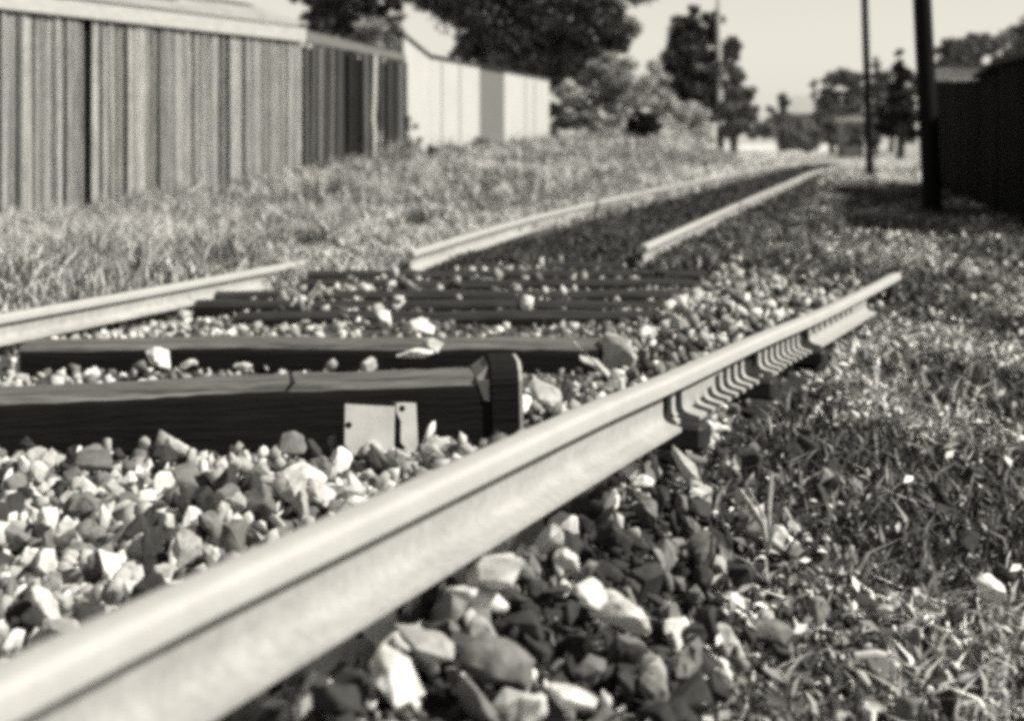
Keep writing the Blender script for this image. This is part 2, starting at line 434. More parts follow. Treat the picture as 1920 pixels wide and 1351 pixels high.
for xx in (.16,):
    box(bm, (.012, .265, .004), (xx * 2.2, .13, .002), (0, 0, .12))
bm_obj('saw_cut', bm, M['interior'], S1)

def SL(x0, x1, y, z, wd, ht, label, dy=0):
    return sleeper('sleeper', at(x0, y + dy, z), at(x1, y, z), wd, ht, label)
SL(38, 1150, 644, -.075, .25, .16, 'second black sleeper from the camera, with pale stones packed against it')
SL(440, 1240, 589, -.105, .2, .14, 'short dark sleeper third from the camera, with a dry sprig in front')
SL(362, 1245, 568, -.105, .2, .14, 'dark sleeper whose left end touches the end of the loose left rail')
SL(400, 1292, 550, -.105, .2, .14, 'dark sleeper fifth from the camera, just beyond the touching left rail')
SL(560, 1305, 528, -.105, .22, .14, 'dark sleeper sixth from the camera, starting at the loose rail tip')
SL(575, 1328, 511, -.105, .22, .14, 'dark sleeper seventh from the camera, reaching farthest to the right')
SL(690, 1302, 496, -.105, .22, .14, 'dark sleeper eighth from the camera, half buried in stones')
SL(735, 1290, 482, -.11, .22, .14, 'last uncovered sleeper, under the sawn ends of both far rails')

# fishplate leaning on the first sleeper
p = at(648, 851, s=563)
fp = empty('fishplate', (p.x, p.y - .02, p.z), R(13))
tag(fp, 'pale steel plate with bolt holes leaning on the front of the closest sleeper', 'steel plate')
def holed(bm, outline, th, holes, n=14):
    """Flat plate in XZ with round holes: outline cut by bridging each hole into a grid of strips."""
    vs = [bm.verts.new((x, 0, z)) for x, z in outline]
    es = [bm.edges.new((vs[i], vs[(i + 1) % len(vs)])) for i in range(len(vs))]
    for hx, hz, r in holes:
        hv = [bm.verts.new((hx + r * math.cos(2 * math.pi * k / n), 0, hz + r * math.sin(2 * math.pi * k / n))) for k in range(n)]
        es += [bm.edges.new((hv[k], hv[(k + 1) % n])) for k in range(n)]
    bmesh.ops.triangle_fill(bm, use_beauty=True, use_dissolve=False, edges=es)
    g = bmesh.ops.extrude_face_region(bm, geom=bm.faces[:])
    bmesh.ops.translate(bm, vec=(0, th, 0), verts=[e for e in g['geom'] if isinstance(e, bmesh.types.BMVert)])
    bmesh.ops.recalc_face_normals(bm, faces=bm.faces)
bm = bmesh.new()
holed(bm, [(0, .035), (.03, .0), (.07, -.008), (.11, -.006), (.165, .018), (.168, .10), (.172, .152), (.06, .162), (.004, .168)], .016, [(.014, .098, .0115)])
bmesh.ops.transform(bm, matrix=Matrix.Rotation(R(-9), 4, 'X'), verts=bm.verts)
bm_obj('main_plate', bm, M['steel'], fp)
bm = bmesh.new()
holed(bm, [(.19, .03), (.222, -.004), (.248, -.006), (.246, .08), (.244, .158), (.2, .162), (.176, .16), (.178, .13), (.192, .1), (.190, .06)], .016, [(.196, .142, .0110)])
bmesh.ops.transform(bm, matrix=Matrix.Translation((0, .012, 0)) @ Matrix.Rotation(R(-9), 4, 'X'), verts=bm.verts)
bm_obj('side_plate', bm, M['steel'], fp)
bm = bmesh.new()
box(bm, (.03, .02, .17), (.178, .055, .075), (R(-9), 0, 0), .003)
bm_obj('web_strip', bm, M['dark_steel'], fp)

# ------------------------------------------------------------------ stones
def make_stone(rs, kind):
    bm = bmesh.new()
    ax = {'long': (1, .5, .42), 'blocky': (1, .86, .72), 'flat': (1, .78, .36)}[kind]
    for _ in range(19):
        v = Vector(rs.normal(size=3)).normalized()
        m = max(abs(v.x), abs(v.y), abs(v.z))
        v = v * (.60 + .40 * (1 / m - 1) / .75) * rs.uniform(.74, 1.08)
        bm.verts.new((v.x * ax[0] * .5, v.y * ax[1] * .5, v.z * ax[2] * .5))
    r = bmesh.ops.convex_hull(bm, input=bm.verts[:])
    bmesh.ops.delete(bm, geom=[v for v in bm.verts if not v.link_faces], context='VERTS')
    bmesh.ops.dissolve_limit(bm, angle_limit=R(12), verts=bm.verts, edges=bm.edges)
    coarse = bm.copy(); bmesh.ops.triangulate(coarse, faces=coarse.faces)
    Vc = np.array([v.co[:] for v in coarse.verts]); coarse.verts.index_update()
    Fc = np.array([[v.index for v in f.verts] for f in coarse.faces]); coarse.free()
    sc = 1 / max(np.ptp(Vc, axis=0)); Vc = Vc * sc
    bmesh.ops.scale(bm, vec=(sc,) * 3, verts=bm.verts)
    bmesh.ops.bevel(bm, geom=bm.edges[:], offset=.045, segments=2, profile=.6, affect='EDGES', clamp_overlap=True)
    bmesh.ops.triangulate(bm, faces=[f for f in bm.faces if len(f.verts) > 4])
    bmesh.ops.subdivide_edges(bm, edges=[e for e in bm.edges if e.calc_length() > .16], cuts=2, use_grid_fill=True)
    bmesh.ops.triangulate(bm, faces=bm.faces[:]); bm.normal_update()
    sd = Vector(rs.uniform(-50, 50, 3))
    for v in bm.verts:
        v.co += v.normal * (.055 * mnoise.noise(v.co * 3.2 + sd) + .03 * mnoise.noise(v.co * 8 + sd) + .014 * mnoise.noise(v.co * 19 + sd))
    bmesh.ops.recalc_face_normals(bm, faces=bm.faces)
    me = bpy.data.meshes.new('ballast_stone'); bm.to_mesh(me); bm.free()
    me.polygons.foreach_set('use_smooth', [True] * len(me.polygons)); me.set_sharp_from_angle(angle=R(27))
    me.materials.append(M['stone'])
    return me, Vc, Fc
rs = np.random.default_rng(21)
KINDS = ['blocky'] * 10 + ['long'] * 6 + ['flat'] * 6
VAR = [make_stone(rs, k) for k in KINDS]
TONES = [('near-white', .62), ('pale grey', .38), ('mid-grey', .17), ('dark grey', .045)]

st = []    # X, Y, z, size, variant, rx, ry, rz, tone
def scatter(x0, x1, y0, y1, cell, smin, smax, rho, lift=0.0, tones=(.26, .28, .24, .22), sink=.3):
    nx_, ny_ = int((x1 - x0) / cell), int((y1 - y0) / cell)
    for i in range(nx_):
        for j in range(ny_):
            X = x0 + (i + rng.random()) * cell; Y = y0 + (j + rng.random()) * cell
            if abs(X) > Y * .42 + .25: continue
            r = rho(X, Y)
            if r <= 0 or rng.random() > r: continue
            sz = smin + (smax - smin) * rng.random() ** 1.6
            z = float(ground_z(X, Y)) + sz * (sink - .15 + .3 * rng.random()) + lift * rng.random()
            st.append((X, Y, z, sz, int(rng.integers(len(VAR))), *(rng.random(3) * 6.28), int(rng.choice(4, p=tones))))
def dr(X, Y): return (X - float(rail_x(Y))) * .93
def rho_bed(X, Y):
    if U(X, Y) < -1.95 or U(X, Y) > 2.5: return 0
    return 1.0 if dr(X, Y) < -.04 else 0
def rho_right(X, Y):
    d = dr(X, Y)
    if d < -.08 or d > 1.5 or U(X, Y) > 3.4: return 0
    return (.72 if Y < 3.3 else .36) if d < .42 else .09 * (1.6 - d)
scatter(-2.0, 1.2, 1.2, 5.2, .036, .036, .078, rho_bed)
scatter(-2.0, 1.2, 1.2, 5.2, .064, .05, .105, lambda X, Y: .75 * rho_bed(X, Y), .05)
scatter(-.6, 1.6, 1.6, 4.6, .052, .04, .105, rho_right, .05, (.05, .08, .27, .60), .25)
scatter(-.4, 1.9, 1.7, 5.0, .030, .014, .035, lambda X, Y: .55 * (dr(X, Y) > -.05) * (dr(X, Y) < 1.0), .01, (.10, .12, .28, .50), .3)
def rho_sl(X, Y):
    u = U(X, Y); b = rho_bed(X, Y)
    if u < -1.25: return .5 * b
    if Y < 5.75 and u < .9: return .55 * b
    if u < 1.0: return (.45 if Y > 6.6 else .62) * b
    return .9 * b
scatter(-2.8, -.7, 5.0, 10.6, .050, .032, .07, rho_sl, .0, (.34, .28, .22, .16), .2)
scatter(-.7, 2.6, 5.0, 10.6, .050, .032, .07, rho_sl, .0, (.10, .16, .34, .40), .08)
scatter(-1.6, 1.0, 4.95, 10.4, .12, .05, .10, lambda X, Y: .10 * rho_bed(X, Y) * (U(X, Y) < 1.0) * (U(X, Y) > -1.3), .05, (.5, .3, .15, .05), .35)
scatter(-1.0, 2.9, 4.6, 10.2, .068, .035, .09, lambda X, Y: 1.0 * (dr(X, Y) < -.04) * (U(X, Y) > 1.35), .06, (.30, .24, .22, .24), .3)
scatter(.3, 4.6, 4.4, 12, .095, .03, .08, lambda X, Y: (.22 if dr(X, Y) < .35 else .12) * (dr(X, Y) > 0) * (U(X, Y) < 4.5), .02, (.34, .28, .18, .2))
scatter(.3, 3.2, 2.0, 5, .10, .025, .07, lambda X, Y: .08 * (dr(X, Y) > .5), .04, (.5, .3, .1, .1))
def clear(X, Y, z, sz):
    """No stones inside a sleeper."""
    yf = 4.37 + (X + 2.13) * .107
    if yf - .03 < Y < yf + .31 and X < .17: return False
    return True
st = [q for q in st if clear(*q[:4])]
# stones that stand out in the photograph: px, py, scale, size, kind, rotation, tone, label
HERO = [
 (548, 832, 572, .092, 'blocky', (1.3, .2, .3), 2, 'upright wedge-shaped grey stone standing against the front of the closest sleeper'),
 (300, 672, 500, .105, 'blocky', (.4, .3, .9), 0, 'large near-white stone resting in the gap behind the closest sleeper'),
 (352, 682, 500, .06, 'long', (.2, -.5, .2), 0, 'small near-white stone right of the largest one behind the closest sleeper'),
 (790, 612, 390, .14, 'flat', (.3, .2, .1), 0, 'broad near-white stone lying behind the second sleeper'),
 (455, 684, 500, .07, 'long', (.1, 0, .1), 0, 'single small white stone on the back edge of the closest sleeper'),
 (775, 664, 480, .15, 'flat', (.1, 0, .05), 0, 'long white stone between the first two sleepers, above the plate'),
 (812, 650, 470, .09, 'blocky', (.5, .2, .4), 1, 'pointed pale stone on top of the long white one between the first two sleepers'),
 (175, 858, 600, .12, 'flat', (1.0, .1, .2), 2, 'flat grey stone tilted against the closest sleeper near its left end'),
 (560, 900, 640, .14, 'flat', (.5, -.4, .7), 0, 'white slab-like stone in the ballast below the steel plate'),
 (930, 1070, 1060, .16, 'long', (.2, .3, 2.2), 0, 'longest white stone leaning under the foot of the bent rail'),
 (892, 1118, 1070, .10, 'flat', (.3, .2, .3), 0, 'flat white stone touching the longest white stone beneath the bent rail'),
 (1032, 1010, 940, .10, 'long', (.1, .6, 2.0), 0, 'narrow white stone set on edge below the bent rail'),
 (1064, 1050, 960, .055, 'blocky', (.1, .2, .3), 0, 'small round white stone just below the narrow one on edge'),
 (1105, 1112, 990, .07, 'blocky', (.3, .5, .1), 0, 'white stone at the head of the curved white stone, on dark soil'),
 (1165, 1150, 1000, .13, 'long', (.1, .25, -.5), 0, 'curved white stone lying alone on dark soil right of the bent rail'),
 (800, 1205, 1120, .13, 'long', (.5, .3, -.5), 1, 'big tapering pale grey stone in the lower foreground'),
 (740, 1280, 1180, .105, 'blocky', (.4, .9, .3), 0, 'white stone with a sharp peak at the bottom of the picture'),
 (1075, 1308, 1150, .085, 'long', (.1, .1, -.3), 0, 'white brick-like stone at the bottom of the picture'),
 (930, 1230, 1110, .115, 'blocky', (.2, .7, 1.2), 2, 'large dull grey stone beside the tapering pale one'),
 (1000, 1330, 1170, .1, 'long', (.2, .9, 1.8), 0, 'white stone cut by the bottom edge of the picture'),
 (1205, 900, 800, .055, 'flat', (.2, .1, -.3), 0, 'white chip on the dark slope below the end of the solid rail web'),
 (1285, 870, 760, .11, 'long', (.2, .8, -.6), 1, 'pale slanting stone under the first gap in the rail web'),
 (1158, 668, 425, .22, 'blocky', (.1, 1.2, .3), 1, 'smooth pale slab standing at the right end of the second sleeper'),
 (1112, 684, 470, .15, 'flat', (.5, .6, .4), 1, 'pale stone with a flat face between two sleepers and the bent rail'),
 (1022, 735, 540, .12, 'flat', (.8, .3, .4), 1, 'pale flat-faced stone behind the bent rail, right of the sleeper end'),
]
TMP = list(st)
hero_n = len(HERO)
hs = []
for px, py, s, size, kind, rot, tone, label in HERO:
    p = at(px, py, s=s)
    cand = [i for i, k in enumerate(KINDS) if k == kind]
    hs.append((p.x, p.y, p.z, size, cand[len(hs) % len(cand)], *rot, tone))
# drop ordinary stones that would bury a hero
def far_from_heroes(q):
    for h in hs:
        if (q[0] - h[0]) ** 2 + (q[1] - h[1]) ** 2 + (q[2] - h[2]) ** 2 < (.42 * h[3] + .25 * q[3]) ** 2: return False
        if abs(q[1] - h[1] + .06) < .10 and abs(q[0] - h[0]) < h[3] * .5 and q[2] > h[2] - .02 and q[1] < h[1]: return False
    return True
st = hs + [q for q in st if far_from_heroes(q)]
def stone_verts(q):
    Mx = np.array(Euler(q[5:8]).to_matrix())
    return VAR[q[4]][1] @ Mx.T * q[3] + np.array(q[:3])
# which stones does the picture show largest?
vl, fl_, owner, off = [], [], [], 0
for i, q in enumerate(st):
    v = stone_verts(q); f = VAR[q[4]][2]
    vl.append(v); fl_.append(f + off); owner.append(np.full(len(f), i)); off += len(v)
SV, SF, SO = np.concatenate(vl), np.concatenate(fl_), np.concatenate(owner)
ov, of = [], []
oo = off
bpy.context.view_layer.update()
for o in C.objects:
    if o.type == 'MESH' and o.name.split('.')[0] in ('ground', 'rail_head', 'rail_web', 'timber', 'end_block', 'main_plate', 'side_plate', 'slit_web'):
        n = len(o.data.vertices); co = np.empty(n * 3, np.float32); o.data.vertices.foreach_get('co', co)
        co = co.reshape(-1, 3) @ np.array(o.matrix_world.to_3x3()).T + np.array(o.matrix_world.translation)
        o.data.calc_loop_triangles()
        t = np.empty(len(o.data.loop_triangles) * 3, np.int32); o.data.loop_triangles.foreach_get('vertices', t)
        ov.append(co); of.append(t.reshape(-1, 3) + oo); oo += n
allF = np.concatenate([SF] + of)
bvh = BVHTree.FromPolygons(np.concatenate([SV] + ov).tolist(), allF.tolist())
hits = np.zeros(len(st), int)
co_ = Vector((0, 0, CH)); nS = len(SF)
for py in range(420, 1351, 5):
    for px in range(2, 1920, 5):
        h = bvh.ray_cast(co_, Vector((px - 960, F, YH - py)).normalized(), 40)
        if h[2] is not None and h[2] < nS: hits[SO[h[2]]] += 1
order = [i for i in np.argsort(-hits) if i >= hero_n and hits[i] > 0][:292 - hero_n]
single = set(range(hero_n)) | set(int(i) for i in order)
mass_sel = ~np.isin(SO, list(single))
used = np.unique(SF[mass_sel]); remap = np.full(off, -1); remap[used] = np.arange(len(used))
mm = np_mesh('ballast', SV[used], remap[SF[mass_sel]])
tv_ = np.array([TONES[q[8]][1] for q in st]) * (.75 + .5 * rng.random(len(st)))
VO = np.concatenate([np.full(len(VAR[q[4]][1]), i) for i, q in enumerate(st)])
ta = mm.attributes.new('tone', 'FLOAT', 'POINT'); ta.data.foreach_set('value', tv_[VO[used]].astype(np.float32))
tag(link('ballast', mm, M['stonemass']), 'angular crushed ballast filling the track bed around the sleepers', 'ballast', kind='stuff')
def region(X, Y):
    d = dr(X, Y)
    if d > .02:
        if Y < 2.75: return 'low right of the bent rail'
        if Y < 4.4: return 'on dark soil under the bent rail'
        return 'beside the slit rail web'
    if Y < 2.9: return 'in the lower left ballast'
    if Y < 3.6: return 'in ballast left of the bent rail'
    if Y < 4.62:
        return 'along the front of the closest sleeper' if Y > 4.1 else 'in ballast halfway to the closest sleeper'
    if Y < 5.9: return 'between the first two sleepers' if U(X, Y) < 1.2 else 'between sleeper ends and bent rail'
    return 'among the farther sleepers' if U(X, Y) < 1.35 else 'in bright ballast right of farther sleepers'
recs = {}
for i in sorted(single):
    q = st[i]
    if i < hero_n:
        lab, grp = HERO[i][7], 'loose ballast stones'
        o = bpy.data.objects.new('ballast_stone', VAR[q[4]][0])
    else:
        o = bpy.data.objects.new('ballast_stone', VAR[q[4]][0])
        size = 'large ' if q[3] > .085 else ('small ' if q[3] < .058 else '')
        shape = {'long': 'elongated', 'flat': 'flat', 'blocky': 'blocky'}[KINDS[q[4]]]
        lab = f"{size}{TONES[q[8]][0]} {shape} stone {region(q[0], q[1])}"
        recs.setdefault(lab, []).append(o)
        grp = 'loose ballast stones'
    C.objects.link(o)
    o.location = q[:3]; o.rotation_euler = q[5:8]; o.scale = (q[3],) * 3
    tv = TONES[q[8]][1] * (1 if i < hero_n else .85 + .3 * rng.random())
    o.color = (tv, tv, tv, 1)
    tag(o, lab, 'stone', grp)
for lab, os_ in recs.items():
    if len(os_) in (2, 3):
        os_.sort(key=lambda o: o.location.x / o.location.y)
        for o, wd in zip(os_, ('leftmost', 'rightmost') if len(os_) == 2 else ('leftmost', 'middle', 'rightmost')):
            o['label'] = f"{wd} {lab}" if len(os_) == 3 else f"{lab}, {'left' if wd == 'leftmost' else 'right'} one of two"

# ------------------------------------------------------------------ grass, weeds, litter
def blades(name, X, Y, h, wd, mt, label, cat, lean=.5, z=None, droop=.35):
    n = len(X)
    Z = ground_z(X, Y) - .01 if z is None else z
    az = rng.random(n) * 2 * np.pi; ln = lean * rng.random(n) * h
    lx, ly = np.cos(az) * ln, np.sin(az) * ln
    fa = rng.random(n) * np.pi; sx, sy = np.cos(fa) * wd / 2, np.sin(fa) * wd / 2
    b = np.stack([X, Y, Z], 1)
    def pt(f, side, ws):
        return b + np.stack([lx * f ** 1.7 + side * sx * ws, ly * f ** 1.7 + side * sy * ws, h * (f - droop * f ** 3)], 1)
    P = np.stack([pt(0, -1, 1), pt(0, 1, 1), pt(.5, -1, .9), pt(.5, 1, .9), pt(1, 0, 0)], 1).reshape(-1, 3)
    o = (np.arange(n) * 5)[:, None]
    T = np.stack([o + [0, 1, 3], o + [0, 3, 2], o + [2, 3, 4]], 1).reshape(-1, 3)
    return tag(link(name, np_mesh(name, P, T), mt), label, cat, kind='stuff')
def noise2(X, Y, sc, seed):
    r = np.random.default_rng(seed); out = 0
    for k in range(5):
        a = r.random() * 6.28; f = sc * (.7 + .9 * r.random())
        out = out + np.sin((X * math.cos(a) + Y * math.sin(a)) * f + r.random() * 6.28)
    return out / 5
def field(n, y0, y1, umin, umax, power=1.0):
    """Random points across the track's left or right side, denser near the camera."""
    Y = y0 * (y1 / y0) ** (rng.random(n) ** power)
    u = umin + (umax - umin) * rng.random(n)
    X = TX + (u + (Y - TY) * TDX) / TDY
    k = np.abs(X) < Y * .42 + .6
    return X[k], Y[k]
# dry bank on the left
X, Y = field(160000, 5.5, 48, -9.5, -1.82, .8)
u = U(X, Y); k = ~((u > -2.1) & (Y < 9) & (rng.random(len(X)) < .6))
k &= (u < -1.75)
X, Y = X[k], Y[k]
c = noise2(X, Y, 3.0, 3); c2 = noise2(X, Y, 8.0, 4)
k = rng.random(len(X)) < .55 + 1.0 * c + .7 * c2
X, Y = X[k], Y[k]; c = noise2(X, Y, 1.6, 5)
fade = .35 + .65 * sm(-1.8, -2.6, U(X, Y))
blades('dry_grass', X, Y, (.24 + .26 * rng.random(len(X)) + .42 * np.maximum(c, -.4) + .3 * noise2(X, Y, 4.5, 77) + .32 * sm(-5.2, -6.8, U(X, Y)) * rng.random(len(X))) * (.8 + .015 * Y) * fade, .006 + .0013 * Y, M['drygrass'], 'pale dry grass covering the bank below the fence and sheds', 'grass', .9)
X, Y = field(60000, 10, 40, -8.2, -4.8)
k = noise2(X, Y, 1.9, 71) + .6 * noise2(X, Y, 4.3, 72) > .22 - .3 * sm(-6, -7, U(X, Y)); X, Y = X[k], Y[k]
blades('dry_grass', X, Y, .3 + .45 * rng.random(len(X)), .006 + .001 * Y, M['drygrass'], 'tall clumps of dry growth against the foot of the fence and sheds', 'grass', .7)
# darker plants dotted through the bank
X, Y = field(60000, 6.5, 32, -8, -2.3)
k = (noise2(X, Y, 2.6, 61) > .2) | (noise2(X, Y, 5.5, 62) > .42); X, Y = X[k], Y[k]
blades('bank_weeds', X, Y, .14 + .2 * rng.random(len(X)), .010 + .0013 * Y, M['bankweed'], 'darker weeds in patches among the pale grass of the bank', 'weeds', .9)
# strip between the far track and the bank
X, Y = field(26000, 9.5, 75, -2.2, -1.02)
blades('dry_grass', X, Y, .10 + .14 * rng.random(len(X)), .006 + .0013 * Y, M['drygrass'], 'thin dry grass along the left rail of the far track', 'grass', .9)
# bleached tall grass farther off on both sides
X, Y = field(30000, 24, 80, -8, -1.4)
k = noise2(X, Y, .8, 9) > -.15; X, Y = X[k], Y[k]
blades('bleached_grass', X, Y, .25 + .35 * rng.random(len(X)), .012 + .001 * Y, M['whitegrass'], 'tall bleached grass on the bank beyond the white shed', 'grass', .6)
X, Y = field(32000, 24, 120, 1.0, 14)
k = rng.random(len(X)) < sm(24, 36, Y); X, Y = X[k], Y[k]
blades('bleached_grass', X, Y, .12 + .18 * rng.random(len(X)), .012 + .001 * Y, M['whitegrass'], 'bright bleached meadow grass around the far utility pole', 'grass', .6)
# dark weeds in the overgrown track and along its right shoulder
X, Y = field(34000, 10.2, 60, -.72, .72)
blades('track_weeds', X, Y, .06 + .10 * rng.random(len(X)), .008 + .0012 * Y, M['trackweed'], 'low dark weeds growing between the rails of the far track', 'weeds', .8)
X, Y = field(9000, 9.7, 60, -.74, -.56)
blades('track_weeds', X, Y, .08 + .11 * rng.random(len(X)) * (.6 + noise2(X, Y, 3, 41)), .010 + .0012 * Y, M['trackweed'], 'ragged weeds against the foot of the far left rail', 'weeds', .5)
X, Y = field(9000, 9.3, 40, .81, 1.0)
blades('track_weeds', X, Y, .09 + .11 * rng.random(len(X)) * (.6 + noise2(X, Y, 3, 42)), .010 + .0012 * Y, M['trackweed'], 'ragged weeds against the foot of the far right rail', 'weeds', .5)
X, Y = field(24000, 9.6, 40, .78, 2.3)
blades('track_weeds', X, Y, .06 + .16 * rng.random(len(X)), .008 + .0012 * Y, M['darkweed'], 'dark weeds on the shoulder right of the far track', 'weeds', .8)
# right slope
X, Y = field(300000, 1.9, 30, 1.5, 7.0, .9)
d = (X - rail_x(Y)) * .93
k = ((Y > 9) | (d > np.where(Y > 3.5, .10, .36))) & (rng.random(len(X)) < .66 + .7 * noise2(X, Y, 4.2, 12) + .4 * noise2(X, Y, 9, 14))
k &= ~((d < .7) & (Y < 3.6) & (rng.random(len(X)) < .6)) & ((Y > 9) | (U(X, Y) > 1.6))
X, Y = X[k], Y[k]
pn = noise2(X, Y, 2.3, 91) + .5 * noise2(X, Y, 5.1, 92) + .25 * (rng.random(len(X)) - .5)
hh = (.035 + .145 * rng.random(len(X)) ** 1.6) * (.88 + .12 * sm(3, 6, Y)) * (.75 + .05 * np.minimum(Y, 14)); ww = .007 + .0014 * Y
k = pn > .0
blades('slope_weeds', X[k], Y[k], hh[k] * .85, ww[k], M['weed'], 'pale mixed weeds in patches on the slope right of the bent rail', 'weeds', 1.3)
k = ~k
blades('slope_weeds', X[k], Y[k], hh[k] * 1.15, ww[k], M['darkweed'], 'darker tufts of weeds on the slope right of the bent rail', 'weeds', 1.0)
X, Y = field(60000, 1.9, 9, 1.4, 3.6)
d = (X - rail_x(Y)) * .93; k = (d > .12) & (rng.random(len(X)) < np.where(d < .5, .45, .9)); X, Y = X[k], Y[k]
blades('soil_growth', X, Y, .015 + .045 * rng.random(len(X)), .006 + .0012 * Y, M['darkweed'], 'short dark creeping growth over the soil beside the bent rail', 'ground cover', 1.6)
# leaf litter: small curled leaves lying on the slope
def leaves_flat(name, X, Y, sz, mt, label, up=.03, tilt=.7):
    n = len(X); Z = ground_z(X, Y) + up * rng.random(n)
    nrm = np.stack([rng.normal(size=n) * tilt, rng.normal(size=n) * tilt, np.ones(n)], 1); nrm /= np.linalg.norm(nrm, axis=1)[:, None]
    a = np.cross(nrm, rng.normal(size=(n, 3))); a /= np.linalg.norm(a, axis=1)[:, None]
    b = np.cross(nrm, a); p = np.stack([X, Y, Z], 1); s = sz[:, None]
    P = np.stack([p - a * s * .5, p + b * s * .24 + nrm * s * .12, p + a * s * .5, p - b * s * .24 + nrm * s * .12], 1).reshape(-1, 3)
    o = (np.arange(n) * 4)[:, None]
    T = np.stack([o + [0, 1, 2], o + [0, 2, 3]], 1).reshape(-1, 3)
    return tag(link(name, np_mesh(name, P, T), mt), label, 'leaf litter', kind='stuff')
X, Y = field(46000, 1.9, 20, 1.8, 6.5, .8)
d = (X - rail_x(Y)) * .93
k = ((Y > 9) | (d > np.where(Y > 3.5, .10, .3))) & (rng.random(len(X)) < .5 + .75 * noise2(X, Y, 3.1, 22) + .4 * noise2(X, Y, 7.7, 23)); k &= (noise2(X, Y, 2.3, 91) + .5 * noise2(X, Y, 5.1, 92) > -.15) | (rng.random(len(X)) < .25)
X, Y = X[k], Y[k]
leaves_flat('leaf_litter', X, Y, .010 + .036 * rng.random(len(X)) ** 2.5 + .0035 * Y, M['litter'], 'small leaves covering the weedy slope on the right', .14)

# single plants and sticks
def sprig(name, base, n, h, label, cat, mt, sp=.1, wd=.012, seed=1):
    r = np.random.default_rng(seed); e = empty(name, base)
    tag(e, label, cat)
    bm = bmesh.new()
    for _ in range(n):
        a = r.random() * 6.28; q = sp * (.3 + r.random()); hh = h * (.6 + .5 * r.random())
        pts = [(0, 0, 0), (math.cos(a) * q * .3, math.sin(a) * q * .3, hh * .6), (math.cos(a) * q, math.sin(a) * q, hh), (math.cos(a) * q * 1.7, math.sin(a) * q * 1.7, hh * .72)]
        tube(bm, pts, [wd * .5, wd * .45, wd * .35, wd * .15], 5)
    bm_obj('stalks', bm, mt, e)
    return e
sprig('dry_weed', at(572, 597, -.17), 7, .20, 'bleached bent weed sprig standing among the farther sleepers', 'weed', M['fascia'], .16, .022, 3)
sprig('dry_weed', at(1440, 1035, s=800), 6, .16, 'pale knotted weed stalk standing on the weedy slope', 'weed', M['fascia'], .08, .012, 8)
def stick(px0, py0, px1, py1, s, rad, label):
    a, b = at(px0, py0, s=s), at(px1, py1, s=s)
    bm = bmesh.new(); m = (a + b) / 2
    tube(bm, [a - m, (b - a) * .2 + Vector((0, 0, .004)), b - m], [rad, rad * 1.1, rad * .8], 7)
    o = bm_obj('stick', bm, M['white'], None); o.location = m
    tag(o, label, 'stick')
stick(1602, 1229, 1662, 1228, 900, .0085, 'short white stick lying level on the dark weeds')
stick(1588, 1242, 1628, 1282, 910, .0085, 'short white stick slanting down below the level one')
stick(1075, 640, 1140, 705, 480, .005, 'thin pale twig slanting beside the end of the second sleeper')

# ------------------------------------------------------------------ buildings
def board_run(a, b, zb, zt, wmin, wmax, gmin, gmax, th, seed, skip=(), jit=.014, tilt=.0, topj=.0):
    """Upright boards from a to b (plan points); zb, zt functions of 0..1; skip: [(t, extra gap)]"""
    r = np.random.default_rng(seed); bm = bmesh.new()
    a, b = Vector((a[0], a[1], 0)), Vector((b[0], b[1], 0)); L = (b - a).length; d = (b - a) / L
    n = Vector((d.y, -d.x, 0)); ang = math.atan2(d.y, d.x)
    x = 0; sk = sorted(skip)
    while x < L:
        w_ = wmin + (wmax - wmin) * r.random()
        t = (x + w_ / 2) / L
        if sk and t > sk[0][0]: x += sk.pop(0)[1]; continue
        z0, z1 = zb(t), zt(t) - topj * r.random()
        c = a + d * (x + w_ / 2) + n * (r.random() * jit)
        box(bm, (w_, th, z1 - z0), (c.x, c.y, (z0 + z1) / 2), (0, tilt * r.normal(), ang))
        x += w_ + gmin + (gmax - gmin) * r.random() ** 2 + (gmax * 1.1 if r.random() < .07 else 0)
    return bm
def wall_slab(bm, a, b, zb, zt, back, th):
    a, b = Vector((a[0], a[1], 0)), Vector((b[0], b[1], 0)); d = (b - a).normalized(); n = Vector((d.y, -d.x, 0))
    o = -n * back
    poly_prism(bm, [Vector((a.x, a.y, zb)) + o, Vector((b.x, b.y, zb)) + o, Vector((b.x, b.y, zt[1])) + o, Vector((a.x, a.y, zt[0])) + o], -n * th)
# long slatted shed on the left
a, b = atY(-75, 0, 16.2), atY(562, 0, 22.7)
zt0, zt1 = 2.64, 2.53
zr = lambda t: atY(0, 6 + 68 * t, 16.9 + 5.8 * t).z
root = empty('slatted_shed', (a + b) / 2 * Vector((1, 1, 0)) if False else Vector(((a.x + b.x) / 2, (a.y + b.y) / 2, .0)))
tag(root, 'long weathered shed of narrow upright slats with a pale fascia under a low grey roof', 'shed')
gz = lambda t: float(ground_z(a.x + (b.x - a.x) * t, a.y + (b.y - a.y) * t)) - .1
ztop = lambda t: atY(0, 8 + 66 * t, a.y + (b.y - a.y) * t).z
bm = board_run(a, b, gz, ztop, .022, .042, .012, .044, .03, 5, [(.285, .11), (.775, .05), (.06, .03), (.60, .03)], .035, .005, .08)
bm_obj('slat_wall', bm, M['boards'], root, None, True)
bm = bmesh.new(); wall_slab(bm, a, b, -.5, (ztop(0), ztop(1)), .06, .04); bm_obj('dark_backing_wall', bm, M['interior'], root, None, True)  # near-black slab added behind the slats for the unlit inside
d = (b - a); d.z = 0; d.normalize(); nrm = Vector((d.y, -d.x, 0))
